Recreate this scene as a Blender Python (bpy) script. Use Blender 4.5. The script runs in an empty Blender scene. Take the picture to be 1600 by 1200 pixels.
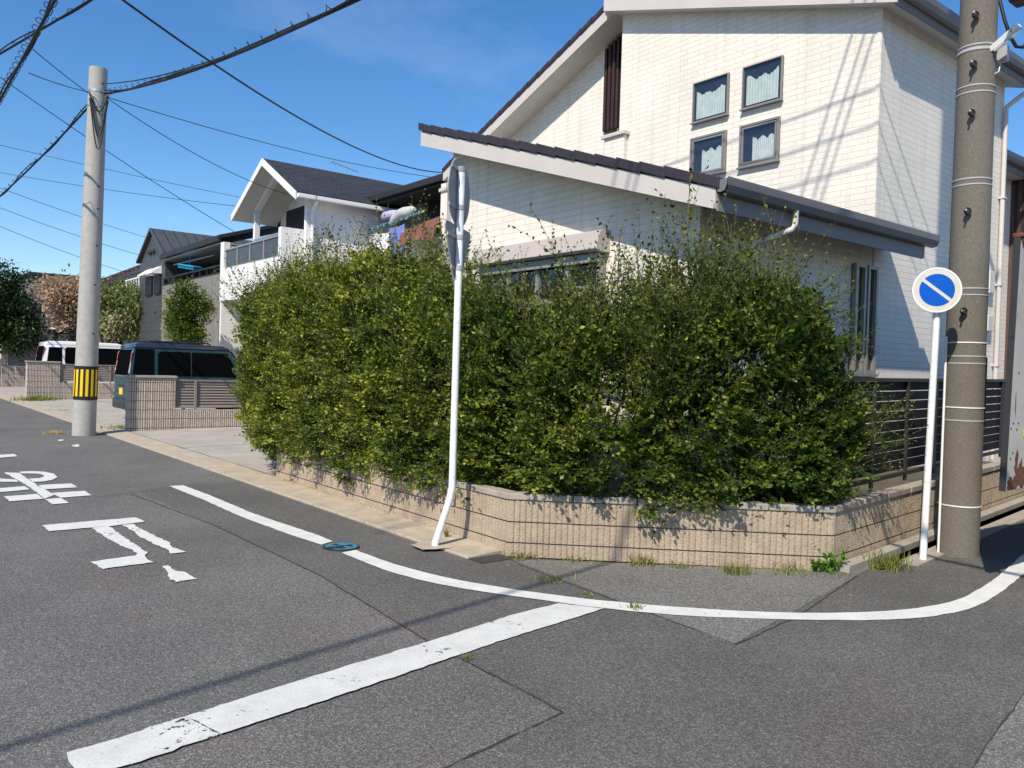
import bpy, bmesh, math, random
import numpy as np
from mathutils import Vector, Matrix
random.seed(7); RNG = np.random.default_rng(11)
S = bpy.context.scene
COL = S.collection
R_ = math.radians

# ------------------------------------------------------------------ camera
FPX, CH = 1270.0, 1.6
_p, _r, _y = math.atan(21 / 1270), 0.03, R_(38.6)
_C = np.array([1.91, 8.5])
_b = np.array([math.cos(_y), math.sin(_y)]); _a = np.array([-math.sin(_y), math.cos(_y)])
_F = np.array([0, math.cos(_p), -math.sin(_p)]); _U = np.array([0, math.sin(_p), math.cos(_p)]); _R = np.array([1., 0, 0])
_R, _U = math.cos(_r) * _R + math.sin(_r) * _U, -math.sin(_r) * _R + math.cos(_r) * _U
_M = np.array([[_b[0], _b[1], 0], [_a[0], _a[1], 0], [0, 0, 1]])
_R, _U, _F = _M @ _R, _M @ _U, _M @ _F
CAM = np.array([-(_C @ _b), -(_C @ _a), CH])
cd = bpy.data.cameras.new('camera'); cam = bpy.data.objects.new('camera', cd); COL.objects.link(cam)
cd.sensor_width = 36; cd.lens = FPX / 1600 * 36; cd.clip_start = .05; cd.clip_end = 3000
cam.matrix_world = Matrix(((_R[0], _U[0], -_F[0], CAM[0]), (_R[1], _U[1], -_F[1], CAM[1]), (_R[2], _U[2], -_F[2], CAM[2]), (0, 0, 0, 1)))
S.camera = cam
def ray(x, y): return _F + (x - 800) / FPX * _R + (600 - y) / FPX * _U
def on(x, y, ax, v):                       # survey: point of the photo on the plane axis = v
    d = ray(x, y); return CAM + (v - CAM[ax]) / d[ax] * d
def G(x, y, z=0.0): return on(x, y, 2, z)
def at(x, y, D): return CAM + D * ray(x, y)

# ------------------------------------------------------------------ sun and sky
SDX, SDY, EL = .9, .434, R_(46)
_n = math.hypot(SDX, SDY); SDX /= _n; SDY /= _n
sd = Vector((SDX * math.cos(EL), SDY * math.cos(EL), -math.sin(EL)))
sl = bpy.data.lights.new('sun', 'SUN'); sl.energy = 4.6; sl.angle = R_(.53); sl.color = (1, .915, .775)
sun = bpy.data.objects.new('sun', sl); COL.objects.link(sun)
sun.rotation_euler = sd.to_track_quat('-Z', 'Y').to_euler(); sun.location = (-20, -10, 25)
W = bpy.data.worlds.new('World'); S.world = W; W.use_nodes = True
nt = W.node_tree; bg = nt.nodes['Background']
sky = nt.nodes.new('ShaderNodeTexSky'); sky.sky_type = 'NISHITA'; sky.sun_disc = False
sky.sun_elevation = EL; sky.sun_rotation = math.atan2(-SDX, -SDY)
sky.air_density = 1.0; sky.dust_density = .3; sky.ozone_density = 3.5; sky.altitude = 0
tc = nt.nodes.new('ShaderNodeTexCoord'); mp = nt.nodes.new('ShaderNodeMapping'); mp.inputs['Scale'].default_value = (1.2, 3.2, 6)
mp.inputs['Rotation'].default_value = (0, .35, .5)
nz = nt.nodes.new('ShaderNodeTexNoise'); nz.inputs['Scale'].default_value = 1.6; nz.inputs['Detail'].default_value = 7; nz.inputs['Roughness'].default_value = .62
rp = nt.nodes.new('ShaderNodeValToRGB'); rp.color_ramp.elements[0].position = .52; rp.color_ramp.elements[1].position = .9
rp.color_ramp.elements[1].color = (.12, .12, .12, 1)
mx = nt.nodes.new('ShaderNodeMixRGB'); mx.inputs[2].default_value = (9, 9.6, 10.5, 1)
nt.links.new(tc.outputs['Generated'], mp.inputs[0]); nt.links.new(mp.outputs[0], nz.inputs[0]); nt.links.new(nz.outputs[0], rp.inputs[0])
hs_ = nt.nodes.new('ShaderNodeHueSaturation'); hs_.inputs['Saturation'].default_value = 1.27; hs_.inputs['Hue'].default_value = .503; nt.links.new(sky.outputs[0], hs_.inputs['Color'])
nt.links.new(rp.outputs[0], mx.inputs[0]); nt.links.new(hs_.outputs[0], mx.inputs[1]); nt.links.new(mx.outputs[0], bg.inputs[0])
bg.inputs[1].default_value = .132
S.view_settings.view_transform = 'Standard'; S.view_settings.look = 'None'
S.view_settings.exposure = 0.29; S.view_settings.gamma = 1
S.cycles.max_bounces = 6; S.cycles.transparent_max_bounces = 8

# ------------------------------------------------------------------ materials
def _nodes(name):
    m = bpy.data.materials.new(name); m.use_nodes = True
    return m, m.node_tree.nodes, m.node_tree.links, m.node_tree.nodes['Principled BSDF']
def rgb(c): return (c[0], c[1], c[2], 1)
def N(nd, t, **k):
    n = nd.new(t)
    for a, v in k.items():
        if a in n.inputs: n.inputs[a].default_value = v
        else: setattr(n, a, v)
    return n
def mat(name, col, rough=.6, var=.12, vs=3., bump=.0, bs=60., metal=0., spec=.4, stain=0., sc=(0, 0, 0), ss=1.2, coat=0.):
    """plain surface with blotchy colour variation, optional stains with a shape of their own, and bump"""
    m, nd, ln, P = _nodes(name)
    P.inputs['Roughness'].default_value = rough; P.inputs['Metallic'].default_value = metal
    P.inputs['Specular IOR Level'].default_value = spec; P.inputs['Coat Weight'].default_value = coat
    t = N(nd, 'ShaderNodeTexCoord')
    n1 = N(nd, 'ShaderNodeTexNoise', Scale=vs, Detail=6., Roughness=.6); ln.new(t.outputs['Object'], n1.inputs['Vector'])
    mr = N(nd, 'ShaderNodeMapRange'); mr.inputs[1].default_value = .3; mr.inputs[2].default_value = .7
    mr.inputs[3].default_value = 1 - var; mr.inputs[4].default_value = 1 + var; ln.new(n1.outputs[0], mr.inputs[0])
    mu = N(nd, 'ShaderNodeVectorMath', operation='SCALE'); mu.inputs[0].default_value = col; ln.new(mr.outputs[0], mu.inputs['Scale'])
    out = mu.outputs[0]
    if stain:
        n2 = N(nd, 'ShaderNodeTexNoise', Scale=ss, Detail=8., Roughness=.7); ln.new(t.outputs['Object'], n2.inputs['Vector'])
        m2 = N(nd, 'ShaderNodeMapRange'); m2.inputs[1].default_value = .52; m2.inputs[2].default_value = .68; m2.inputs[4].default_value = stain
        ln.new(n2.outputs[0], m2.inputs[0])
        mm = N(nd, 'ShaderNodeMixRGB'); mm.inputs[2].default_value = rgb(sc); ln.new(m2.outputs[0], mm.inputs[0]); ln.new(out, mm.inputs[1]); out = mm.outputs[0]
    ln.new(out, P.inputs['Base Color'])
    if bump:
        n3 = N(nd, 'ShaderNodeTexNoise', Scale=bs, Detail=4.); ln.new(t.outputs['Object'], n3.inputs['Vector'])
        bp = N(nd, 'ShaderNodeBump', Strength=bump, Distance=.01); ln.new(n3.outputs[0], bp.inputs['Height']); ln.new(bp.outputs[0], P.inputs['Normal'])
    return m
def brick(name, col, bw=.24, bh=.06, mort=.004, mcol=(.5, .48, .45), rel=.5, rough=.7, var=.06, off=.5, noise=.5):
    m, nd, ln, P = _nodes(name); P.inputs['Roughness'].default_value = rough; P.inputs['Specular IOR Level'].default_value = .25
    uv = N(nd, 'ShaderNodeUVMap')
    b = N(nd, 'ShaderNodeTexBrick'); b.offset = off; b.inputs['Scale'].default_value = 1; b.inputs['Brick Width'].default_value = bw
    b.inputs['Row Height'].default_value = bh; b.inputs['Mortar Size'].default_value = mort; b.inputs['Mortar Smooth'].default_value = .3
    b.inputs['Color1'].default_value = rgb([c * (1 - var) for c in col]); b.inputs['Color2'].default_value = rgb([min(1, c * (1 + var)) for c in col]); b.inputs['Mortar'].default_value = rgb(mcol)
    ln.new(uv.outputs[0], b.inputs['Vector'])
    n = N(nd, 'ShaderNodeTexNoise', Scale=1.1, Detail=6.); t = N(nd, 'ShaderNodeTexCoord'); ln.new(t.outputs['Object'], n.inputs['Vector'])
    mr = N(nd, 'ShaderNodeMapRange'); mr.inputs[1].default_value = .3; mr.inputs[2].default_value = .7; mr.inputs[3].default_value = .93; mr.inputs[4].default_value = 1.04; ln.new(n.outputs[0], mr.inputs[0])
    ms_ = N(nd, 'ShaderNodeMapping'); ms_.inputs['Scale'].default_value = (7, 7, .35); ln.new(t.outputs['Object'], ms_.inputs[0]); ns_ = N(nd, 'ShaderNodeTexNoise', Scale=1., Detail=5.); ln.new(ms_.outputs[0], ns_.inputs['Vector'])
    m3_ = N(nd, 'ShaderNodeMapRange'); m3_.inputs[1].default_value = .5; m3_.inputs[2].default_value = .75; m3_.inputs[3].default_value = 1.0; m3_.inputs[4].default_value = .86; ln.new(ns_.outputs[0], m3_.inputs[0])
    mk_ = N(nd, 'ShaderNodeMath', operation='MULTIPLY'); ln.new(mr.outputs[0], mk_.inputs[0]); ln.new(m3_.outputs[0], mk_.inputs[1])
    mu = N(nd, 'ShaderNodeVectorMath', operation='SCALE'); ln.new(b.outputs['Color'], mu.inputs[0]); ln.new(mk_.outputs[0], mu.inputs['Scale']); ln.new(mu.outputs[0], P.inputs['Base Color'])
    # relief: recessed joints, bricks standing out by different amounts, split face
    b2 = N(nd, 'ShaderNodeTexBrick'); b2.offset = off
    for k in ('Scale', 'Brick Width', 'Row Height', 'Mortar Size', 'Mortar Smooth'): b2.inputs[k].default_value = b.inputs[k].default_value
    b2.inputs['Color1'].default_value = (.55, .55, .55, 1); b2.inputs['Color2'].default_value = (1, 1, 1, 1); b2.inputs['Mortar'].default_value = (0, 0, 0, 1); ln.new(uv.outputs[0], b2.inputs['Vector'])
    n2 = N(nd, 'ShaderNodeTexNoise', Scale=38., Detail=5.); ln.new(t.outputs['Object'], n2.inputs['Vector'])
    ad = N(nd, 'ShaderNodeMath', operation='MULTIPLY_ADD'); ad.inputs[1].default_value = noise; ln.new(n2.outputs[0], ad.inputs[0]); ln.new(b2.outputs['Color'], ad.inputs[2])
    bp = N(nd, 'ShaderNodeBump', Strength=rel, Distance=.008); ln.new(ad.outputs[0], bp.inputs['Height']); ln.new(bp.outputs[0], P.inputs['Normal'])
    return m
def asphalt(name, base, warm=0., speck=.5, gs=170.):
    m, nd, ln, P = _nodes(name); P.inputs['Roughness'].default_value = .85; P.inputs['Specular IOR Level'].default_value = .3
    t = N(nd, 'ShaderNodeTexCoord')
    v = N(nd, 'ShaderNodeTexVoronoi', Scale=gs); v.feature = 'F1'; ln.new(t.outputs['Object'], v.inputs['Vector'])
    sep = N(nd, 'ShaderNodeSeparateColor'); ln.new(v.outputs['Color'], sep.inputs[0])
    pw = N(nd, 'ShaderNodeMath', operation='POWER'); pw.inputs[1].default_value = 3.2; ln.new(sep.outputs[0], pw.inputs[0])
    n1 = N(nd, 'ShaderNodeTexNoise', Scale=.55, Detail=7., Roughness=.65); ln.new(t.outputs['Object'], n1.inputs['Vector'])
    n2 = N(nd, 'ShaderNodeTexNoise', Scale=42., Detail=3.); ln.new(t.outputs['Object'], n2.inputs['Vector'])
    a = N(nd, 'ShaderNodeMapRange'); a.inputs[3].default_value = 1 - speck * .55; a.inputs[4].default_value = 1 + speck * 1.9; ln.new(pw.outputs[0], a.inputs[0])
    c = N(nd, 'ShaderNodeMapRange'); c.inputs[1].default_value = .25; c.inputs[2].default_value = .75; c.inputs[3].default_value = .74; c.inputs[4].default_value = 1.24; ln.new(n1.outputs[0], c.inputs[0])
    d = N(nd, 'ShaderNodeMapRange'); d.inputs[1].default_value = .3; d.inputs[2].default_value = .7; d.inputs[3].default_value = .78; d.inputs[4].default_value = 1.2; ln.new(n2.outputs[0], d.inputs[0])
    k = N(nd, 'ShaderNodeMath', operation='MULTIPLY'); ln.new(a.outputs[0], k.inputs[0]); ln.new(c.outputs[0], k.inputs[1])
    k2 = N(nd, 'ShaderNodeMath', operation='MULTIPLY'); ln.new(k.outputs[0], k2.inputs[0]); ln.new(d.outputs[0], k2.inputs[1])
    # faint reddish wear in broad patches
    n3 = N(nd, 'ShaderNodeTexNoise', Scale=.8, Detail=5.); mpn = N(nd, 'ShaderNodeMapping'); mpn.inputs['Location'].default_value = (7, 3, 0); ln.new(t.outputs['Object'], mpn.inputs[0]); ln.new(mpn.outputs[0], n3.inputs['Vector'])
    r = N(nd, 'ShaderNodeMapRange'); r.inputs[1].default_value = .5; r.inputs[2].default_value = .68; ln.new(n3.outputs[0], r.inputs[0])
    mm = N(nd, 'ShaderNodeMixRGB'); mm.inputs[1].default_value = rgb((base * 1.025, base, base * .93)); mm.inputs[2].default_value = rgb((base * (1.06 + warm), base * .98, base * .92)); ln.new(r.outputs[0], mm.inputs[0])
    mu = N(nd, 'ShaderNodeVectorMath', operation='SCALE'); ln.new(mm.outputs[0], mu.inputs[0]); ln.new(k2.outputs[0], mu.inputs['Scale']); ln.new(mu.outputs[0], P.inputs['Base Color'])
    bp = N(nd, 'ShaderNodeBump', Strength=.45, Distance=.005); ln.new(v.outputs['Distance'], bp.inputs['Height']); bp.invert = True; ln.new(bp.outputs[0], P.inputs['Normal'])
    return m
def paint(name, wear=.5, col=.72):
    """road paint, chipped through to whatever lies under it"""
    m, nd, ln, P = _nodes(name); P.inputs['Roughness'].default_value = .75
    t = N(nd, 'ShaderNodeTexCoord')
    n0 = N(nd, 'ShaderNodeTexNoise', Scale=6., Detail=6.); ln.new(t.outputs['Object'], n0.inputs['Vector'])
    n2 = N(nd, 'ShaderNodeTexNoise', Scale=130., Detail=3.); ln.new(t.outputs['Object'], n2.inputs['Vector'])
    a = N(nd, 'ShaderNodeMapRange'); a.inputs[1].default_value = .25; a.inputs[2].default_value = .75; a.inputs[3].default_value = col * .86; a.inputs[4].default_value = col * 1.06; ln.new(n0.outputs[0], a.inputs[0])
    b = N(nd, 'ShaderNodeMapRange'); b.inputs[1].default_value = .3; b.inputs[2].default_value = .7; b.inputs[3].default_value = .86; b.inputs[4].default_value = 1.1; ln.new(n2.outputs[0], b.inputs[0])
    k = N(nd, 'ShaderNodeMath', operation='MULTIPLY'); ln.new(a.outputs[0], k.inputs[0]); ln.new(b.outputs[0], k.inputs[1])
    cb = N(nd, 'ShaderNodeCombineColor'); kb = N(nd, 'ShaderNodeMath', operation='MULTIPLY'); kb.inputs[1].default_value = .94; ln.new(k.outputs[0], kb.inputs[0]); ln.new(k.outputs[0], cb.inputs[0]); ln.new(k.outputs[0], cb.inputs[1]); ln.new(kb.outputs[0], cb.inputs[2]); ln.new(cb.outputs[0], P.inputs['Base Color'])
    n1 = N(nd, 'ShaderNodeTexNoise', Scale=26., Detail=7., Roughness=.75); ln.new(t.outputs['Object'], n1.inputs['Vector'])
    lo = N(nd, 'ShaderNodeTexNoise', Scale=1.7, Detail=3.); ln.new(t.outputs['Object'], lo.inputs['Vector'])
    ad = N(nd, 'ShaderNodeMath', operation='MULTIPLY_ADD'); ad.inputs[1].default_value = .5; ln.new(lo.outputs[0], ad.inputs[0]); ln.new(n1.outputs[0], ad.inputs[2])
    w = N(nd, 'ShaderNodeMapRange'); w.inputs[1].default_value = .98 - wear * .18; w.inputs[2].default_value = 1.0 - wear * .18; ln.new(ad.outputs[0], w.inputs[0])
    tr = N(nd, 'ShaderNodeBsdfTransparent'); ms = N(nd, 'ShaderNodeMixShader'); ln.new(w.outputs[0], ms.inputs[0]); ln.new(P.outputs[0], ms.inputs[1]); ln.new(tr.outputs[0], ms.inputs[2])
    ln.new(ms.outputs[0], nd['Material Output'].inputs[0])
    return m
def glass(name, tint=(.80, .85, .86), refl=1.0):
    m, nd, ln, P = _nodes(name)
    tr = N(nd, 'ShaderNodeBsdfTransparent'); tr.inputs[0].default_value = rgb(tint)
    gl = N(nd, 'ShaderNodeBsdfGlossy'); gl.inputs['Roughness'].default_value = .015; gl.inputs[0].default_value = (refl, refl, refl, 1)
    lw = N(nd, 'ShaderNodeLayerWeight'); pw = N(nd, 'ShaderNodeMath', operation='POWER'); pw.inputs[1].default_value = 3.; ln.new(lw.outputs['Facing'], pw.inputs[0])
    fr = N(nd, 'ShaderNodeMapRange'); fr.inputs[3].default_value = .07; fr.inputs[4].default_value = .9; ln.new(pw.outputs[0], fr.inputs[0])
    ms = N(nd, 'ShaderNodeMixShader'); ln.new(fr.outputs[0], ms.inputs[0]); ln.new(tr.outputs[0], ms.inputs[1]); ln.new(gl.outputs[0], ms.inputs[2]); ln.new(ms.outputs[0], nd['Material Output'].inputs[0])
    return m
def leaf(name, c0, c1, c2, trans=.35, rough=.42):
    m, nd, ln, P = _nodes(name); P.inputs['Roughness'].default_value = rough; P.inputs['Specular IOR Level'].default_value = .22
    at_ = N(nd, 'ShaderNodeAttribute', attribute_name='tint')
    rp = N(nd, 'ShaderNodeValToRGB'); e = rp.color_ramp.elements; e[0].color = rgb(c0); e[1].color = rgb(c2); x = e.new(.5); x.color = rgb(c1)
    ln.new(at_.outputs['Fac'], rp.inputs[0]); ln.new(rp.outputs[0], P.inputs['Base Color'])
    tb = N(nd, 'ShaderNodeBsdfTranslucent'); hs = N(nd, 'ShaderNodeHueSaturation'); hs.inputs['Value'].default_value = 1.5; hs.inputs['Saturation'].default_value = 1.15; hs.inputs['Hue'].default_value = .49
    ln.new(rp.outputs[0], hs.inputs['Color']); ln.new(hs.outputs[0], tb.inputs[0])
    ms = N(nd, 'ShaderNodeMixShader'); ms.inputs[0].default_value = trans; ln.new(P.outputs[0], ms.inputs[1]); ln.new(tb.outputs[0], ms.inputs[2]); ln.new(ms.outputs[0], nd['Material Output'].inputs[0])
    return m
def stripes(name, c0, c1, period, duty=.5, axis=1, rough=.5, bump=.6, metal=0.):
    """parallel grooves along UV axis"""
    m, nd, ln, P = _nodes(name); P.inputs['Roughness'].default_value = rough; P.inputs['Metallic'].default_value = metal
    uv = N(nd, 'ShaderNodeUVMap'); sp = N(nd, 'ShaderNodeSeparateXYZ'); ln.new(uv.outputs[0], sp.inputs[0])
    dv = N(nd, 'ShaderNodeMath', operation='DIVIDE'); dv.inputs[1].default_value = period; ln.new(sp.outputs[axis], dv.inputs[0])
    fr = N(nd, 'ShaderNodeMath', operation='FRACT'); ln.new(dv.outputs[0], fr.inputs[0])
    gt = N(nd, 'ShaderNodeMath', operation='GREATER_THAN'); gt.inputs[1].default_value = duty; ln.new(fr.outputs[0], gt.inputs[0])
    mm = N(nd, 'ShaderNodeMixRGB'); mm.inputs[1].default_value = rgb(c0); mm.inputs[2].default_value = rgb(c1); ln.new(gt.outputs[0], mm.inputs[0])
    n = N(nd, 'ShaderNodeTexNoise', Scale=4., Detail=5.); t = N(nd, 'ShaderNodeTexCoord'); ln.new(t.outputs['Object'], n.inputs['Vector'])
    mr = N(nd, 'ShaderNodeMapRange'); mr.inputs[1].default_value = .3; mr.inputs[2].default_value = .7; mr.inputs[3].default_value = .85; mr.inputs[4].default_value = 1.12; ln.new(n.outputs[0], mr.inputs[0])
    mu = N(nd, 'ShaderNodeVectorMath', operation='SCALE'); ln.new(mm.outputs[0], mu.inputs[0]); ln.new(mr.outputs[0], mu.inputs['Scale']); ln.new(mu.outputs[0], P.inputs['Base Color'])
    bp = N(nd, 'ShaderNodeBump', Strength=bump, Distance=.01); bp.invert = True; ln.new(gt.outputs[0], bp.inputs['Height']); ln.new(bp.outputs[0], P.inputs['Normal'])
    return m
MT = dict(
    asphalt=asphalt('asphalt_old', .128, .05, .56), asphalt_new=asphalt('asphalt_new', .107, .02, .50), asphalt_pale=asphalt('asphalt_pale', .158, .0, .60),
    seam=mat('asphalt_seam', (.045, .043, .041), .9, .3, 20), earth=mat('earth', (.09, .08, .06), .95, .3, 3, .6, 30),
    paint=paint('road_paint', .34, .66), paint_peeling=paint('road_paint_peeling', .78, .62), paint_worn=paint('road_paint_worn', .5, .62),
    conc=mat('concrete_drive', (.36, .33, .29), .85, .14, 1.4, .15, 90, stain=.3, sc=(.24, .22, .19), ss=.9),
    kerb=mat('kerb_concrete', (.40, .34, .26), .85, .18, 5, .3, 70, stain=.35, sc=(.2, .18, .15), ss=3.),
    coping=mat('coping_concrete', (.34, .30, .25), .85, .18, 8, .25, 120, stain=.4, sc=(.17, .15, .12), ss=4.),
    tan=mat('tan_split_block', (.385, .305, .225), .9, .14, 9, 1.0, 55, stain=.5, sc=(.27, .21, .155), ss=1.7),
    tanjoint=mat('block_joint', (.15, .125, .12), .9, .1), greyblock=mat('grey_split_block', (.45, .39, .34), .9, .2, 14, .9, 55, stain=.3, sc=(.27, .23, .2), ss=3.),
    blockjoint=mat('dark_block_joint', (.055, .05, .05), .9, .1),
    siding=brick('white_brick_siding', (.775, .725, .645), .36, .082, .006, (.66, .62, .555), .62, .75, .035, .37, .9), tile2=brick('white_tile', (.80, .79, .77), .22, .11, .006, (.68, .67, .65), .25, .5, .03, .0, .1),
    trim=mat('taupe_trim', (.45, .40, .37), .5, .05), fascia=mat('pale_fascia', (.55, .51, .48), .55, .05, 2), gutter=mat('grey_gutter', (.16, .15, .16), .4, .08), fascia_dark=mat('eave_fascia', (.20, .185, .19), .5, .06),
    soffit=mat('soffit', (.62, .60, .57), .7, .04), rtile=mat('dark_roof_tile', (.035, .028, .036), .55, .25, 9, .15, 40), slate=brick('slate_roof', (.045, .047, .053), .45, .18, .012, (.012, .012, .014), .5, .6, .15),
    navy=mat('navy_cladding', (.018, .021, .034), .6, .1), white=mat('white_trim', (.78, .78, .77), .45, .03), wpole=mat('white_pole_paint', (.80, .81, .83), .32, .04, 6, stain=.55, sc=(.46, .42, .36), ss=22.),
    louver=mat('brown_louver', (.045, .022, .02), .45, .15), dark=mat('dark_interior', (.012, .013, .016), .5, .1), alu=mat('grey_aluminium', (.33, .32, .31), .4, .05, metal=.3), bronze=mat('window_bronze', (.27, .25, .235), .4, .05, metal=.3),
    curtain=mat('lace_curtain', (.66, .68, .64), .9, .12, 9), blind=mat('beige_curtain', (.42, .40, .31), .9, .12, 4), glass=glass('window_glass'), glassd=glass('dark_glass', (.14, .16, .18)),
    black=mat('black_fence', (.011, .010, .012), .65, .2, spec=.15), post=mat('fence_post', (.03, .028, .028), .5, .1, spec=.3),
    pole_r=mat('old_concrete_pole', (.152, .136, .114), .9, .28, 75, .35, 160, stain=.35, sc=(.10, .09, .075), ss=3.), pole_l=mat('pale_concrete_pole', (.37, .36, .34), .8, .10, 9, .15, 120, stain=.3, sc=(.28, .27, .25), ss=2.),
    steel=mat('galvanised', (.55, .55, .55), .35, .1, 12, metal=.8), signback=mat('sign_back_grey', (.32, .32, .325), .5, .12, 4, stain=.35, sc=(.2, .2, .2), ss=3.), clamp=mat('clamp_grey', (.40, .40, .41), .45, .05),
    blue=mat('sign_blue', (.0, .085, .46), .6, .04, spec=.15), signwhite=mat('faded_sign_face', (.56, .53, .47), .5, .08, 6), signrim=mat('sign_rim', (.80, .80, .79), .4, .03), yellow=mat('reflective_yellow', (.85, .55, .01), .45, .05), rblack=mat('sleeve_black', (.012, .012, .012), .5, .1),
    teal=mat('teal_paint', (.007, .048, .066), .3, .04, 2, spec=.4, coat=.3), vroof=mat('dark_blue_roof', (.02, .028, .05), .25, .05, coat=.8), carwhite=mat('white_car_paint', (.80, .80, .80), .25, .03, coat=.6), cargl=mat('car_glass', (.004, .005, .006), .05, .05, spec=0.), rubber=mat('tyre_rubber', (.015, .015, .015), .8, .1), plastic=mat('dark_plastic', (.03, .03, .033), .5, .1),
    red=mat('lamp_red', (.45, .012, .02), .2, .05, coat=.5), plate=mat('yellow_plate', (.85, .58, .03), .4, .03), lampw=mat('lamp_clear', (.6, .6, .6), .15, .05), rim=mat('wheel_rim', (.35, .35, .36), .3, .1, metal=.8),
    taupe=mat('taupe_fence', (.23, .195, .17), .5, .06), greyfence=mat('grey_fence', (.19, .19, .195), .5, .06),
    housegrey=stripes('dark_grey_siding', (.055, .057, .064), (.035, .036, .04), .4, .94, 1), seamroof=stripes('standing_seam', (.07, .07, .073), (.025, .025, .027), .42, .9, 0, .45, 1.), beige=stripes('beige_siding', (.22, .195, .17), (.14, .125, .11), .3, .93, 0),
    browntile=brick('brown_pantile', (.075, .052, .05), .28, .26, .04, (.018, .014, .014), 1., .6, .25, 0., .2), browncorr=stripes('brown_corrugated', (.10, .05, .042), (.03, .016, .014), .12, .55, 0, .5, 1.), greybox=mat('grey_building', (.10, .098, .095), .7, .1),
    rust=mat('rusty_steel', (.42, .41, .385), .5, .12, 3, .12, 30, stain=.3, sc=(.13, .075, .05), ss=1.7), rustonly=mat('rust', (.13, .05, .025), .9, .35, 30, .4, 60), sticker=mat('yellow_sticker', (.8, .5, .02), .5, .1),
    cable=mat('black_cable', (.012, .012, .014), .6, .1), wire=mat('far_wire', (.03, .035, .045), .6, .1), iron=mat('cast_iron', (.03, .028, .026), .6, .2), cyan=mat('cyan_paint', (.05, .20, .29), .6, .2, 30),
    bark=mat('bark', (.10, .075, .05), .9, .25, 14, .5, 40), twig=mat('twig', (.14, .105, .06), .9, .2), fruit=mat('fruit', (.62, .06, .03), .4, .2),
    hedge=leaf('hedge_leaf', (.013, .038, .009), (.068, .116, .014), (.38, .39, .05), .22, .42), ever=leaf('evergreen_leaf', (.012, .028, .010), (.022, .05, .016), (.05, .085, .025), .2), fresh=leaf('fresh_leaf', (.035, .07, .014), (.10, .15, .022), (.24, .27, .04), .35), wither=leaf('withered_leaf', (.30, .20, .13), (.42, .30, .21), (.56, .45, .34), .3, .7), olive=leaf('olive_leaf', (.07, .10, .03), (.14, .18, .06), (.27, .30, .13), .3, .6), weed=leaf('weed_blade', (.09, .13, .02), (.16, .20, .04), (.34, .31, .12), .35, .7), plant=leaf('bright_weed_leaf', (.07, .20, .015), (.10, .28, .02), (.17, .36, .04), .35), straw=leaf('straw', (.40, .27, .12), (.5, .35, .17), (.6, .45, .25), .2, .9),
    clothbrown=mat('brown_cloth', (.17, .065, .055), .9, .08), clothblue=mat('blue_patterned_cloth', (.16, .22, .55), .9, .5, 14), clothwhite=mat('white_cloth', (.74, .74, .77), .9, .06), clothlav=mat('lavender_cloth', (.55, .54, .62), .9, .06), clothgrey=mat('grey_cushion', (.45, .48, .47), .9, .08), clothlil=mat('lilac_cushion', (.42, .42, .60), .9, .08), hanger=mat('cyan_plastic', (.02, .38, .68), .5, .1),
    smoke=mat('smoked_panel', (.06, .06, .064), .25, .08), bluetape=mat('blue_plate', (.015, .16, .36), .5, .1), meter=mat('meter_box', (.6, .58, .54), .6, .05), charcoal=mat('charcoal', (.025, .025, .028), .6, .1),
)

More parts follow.
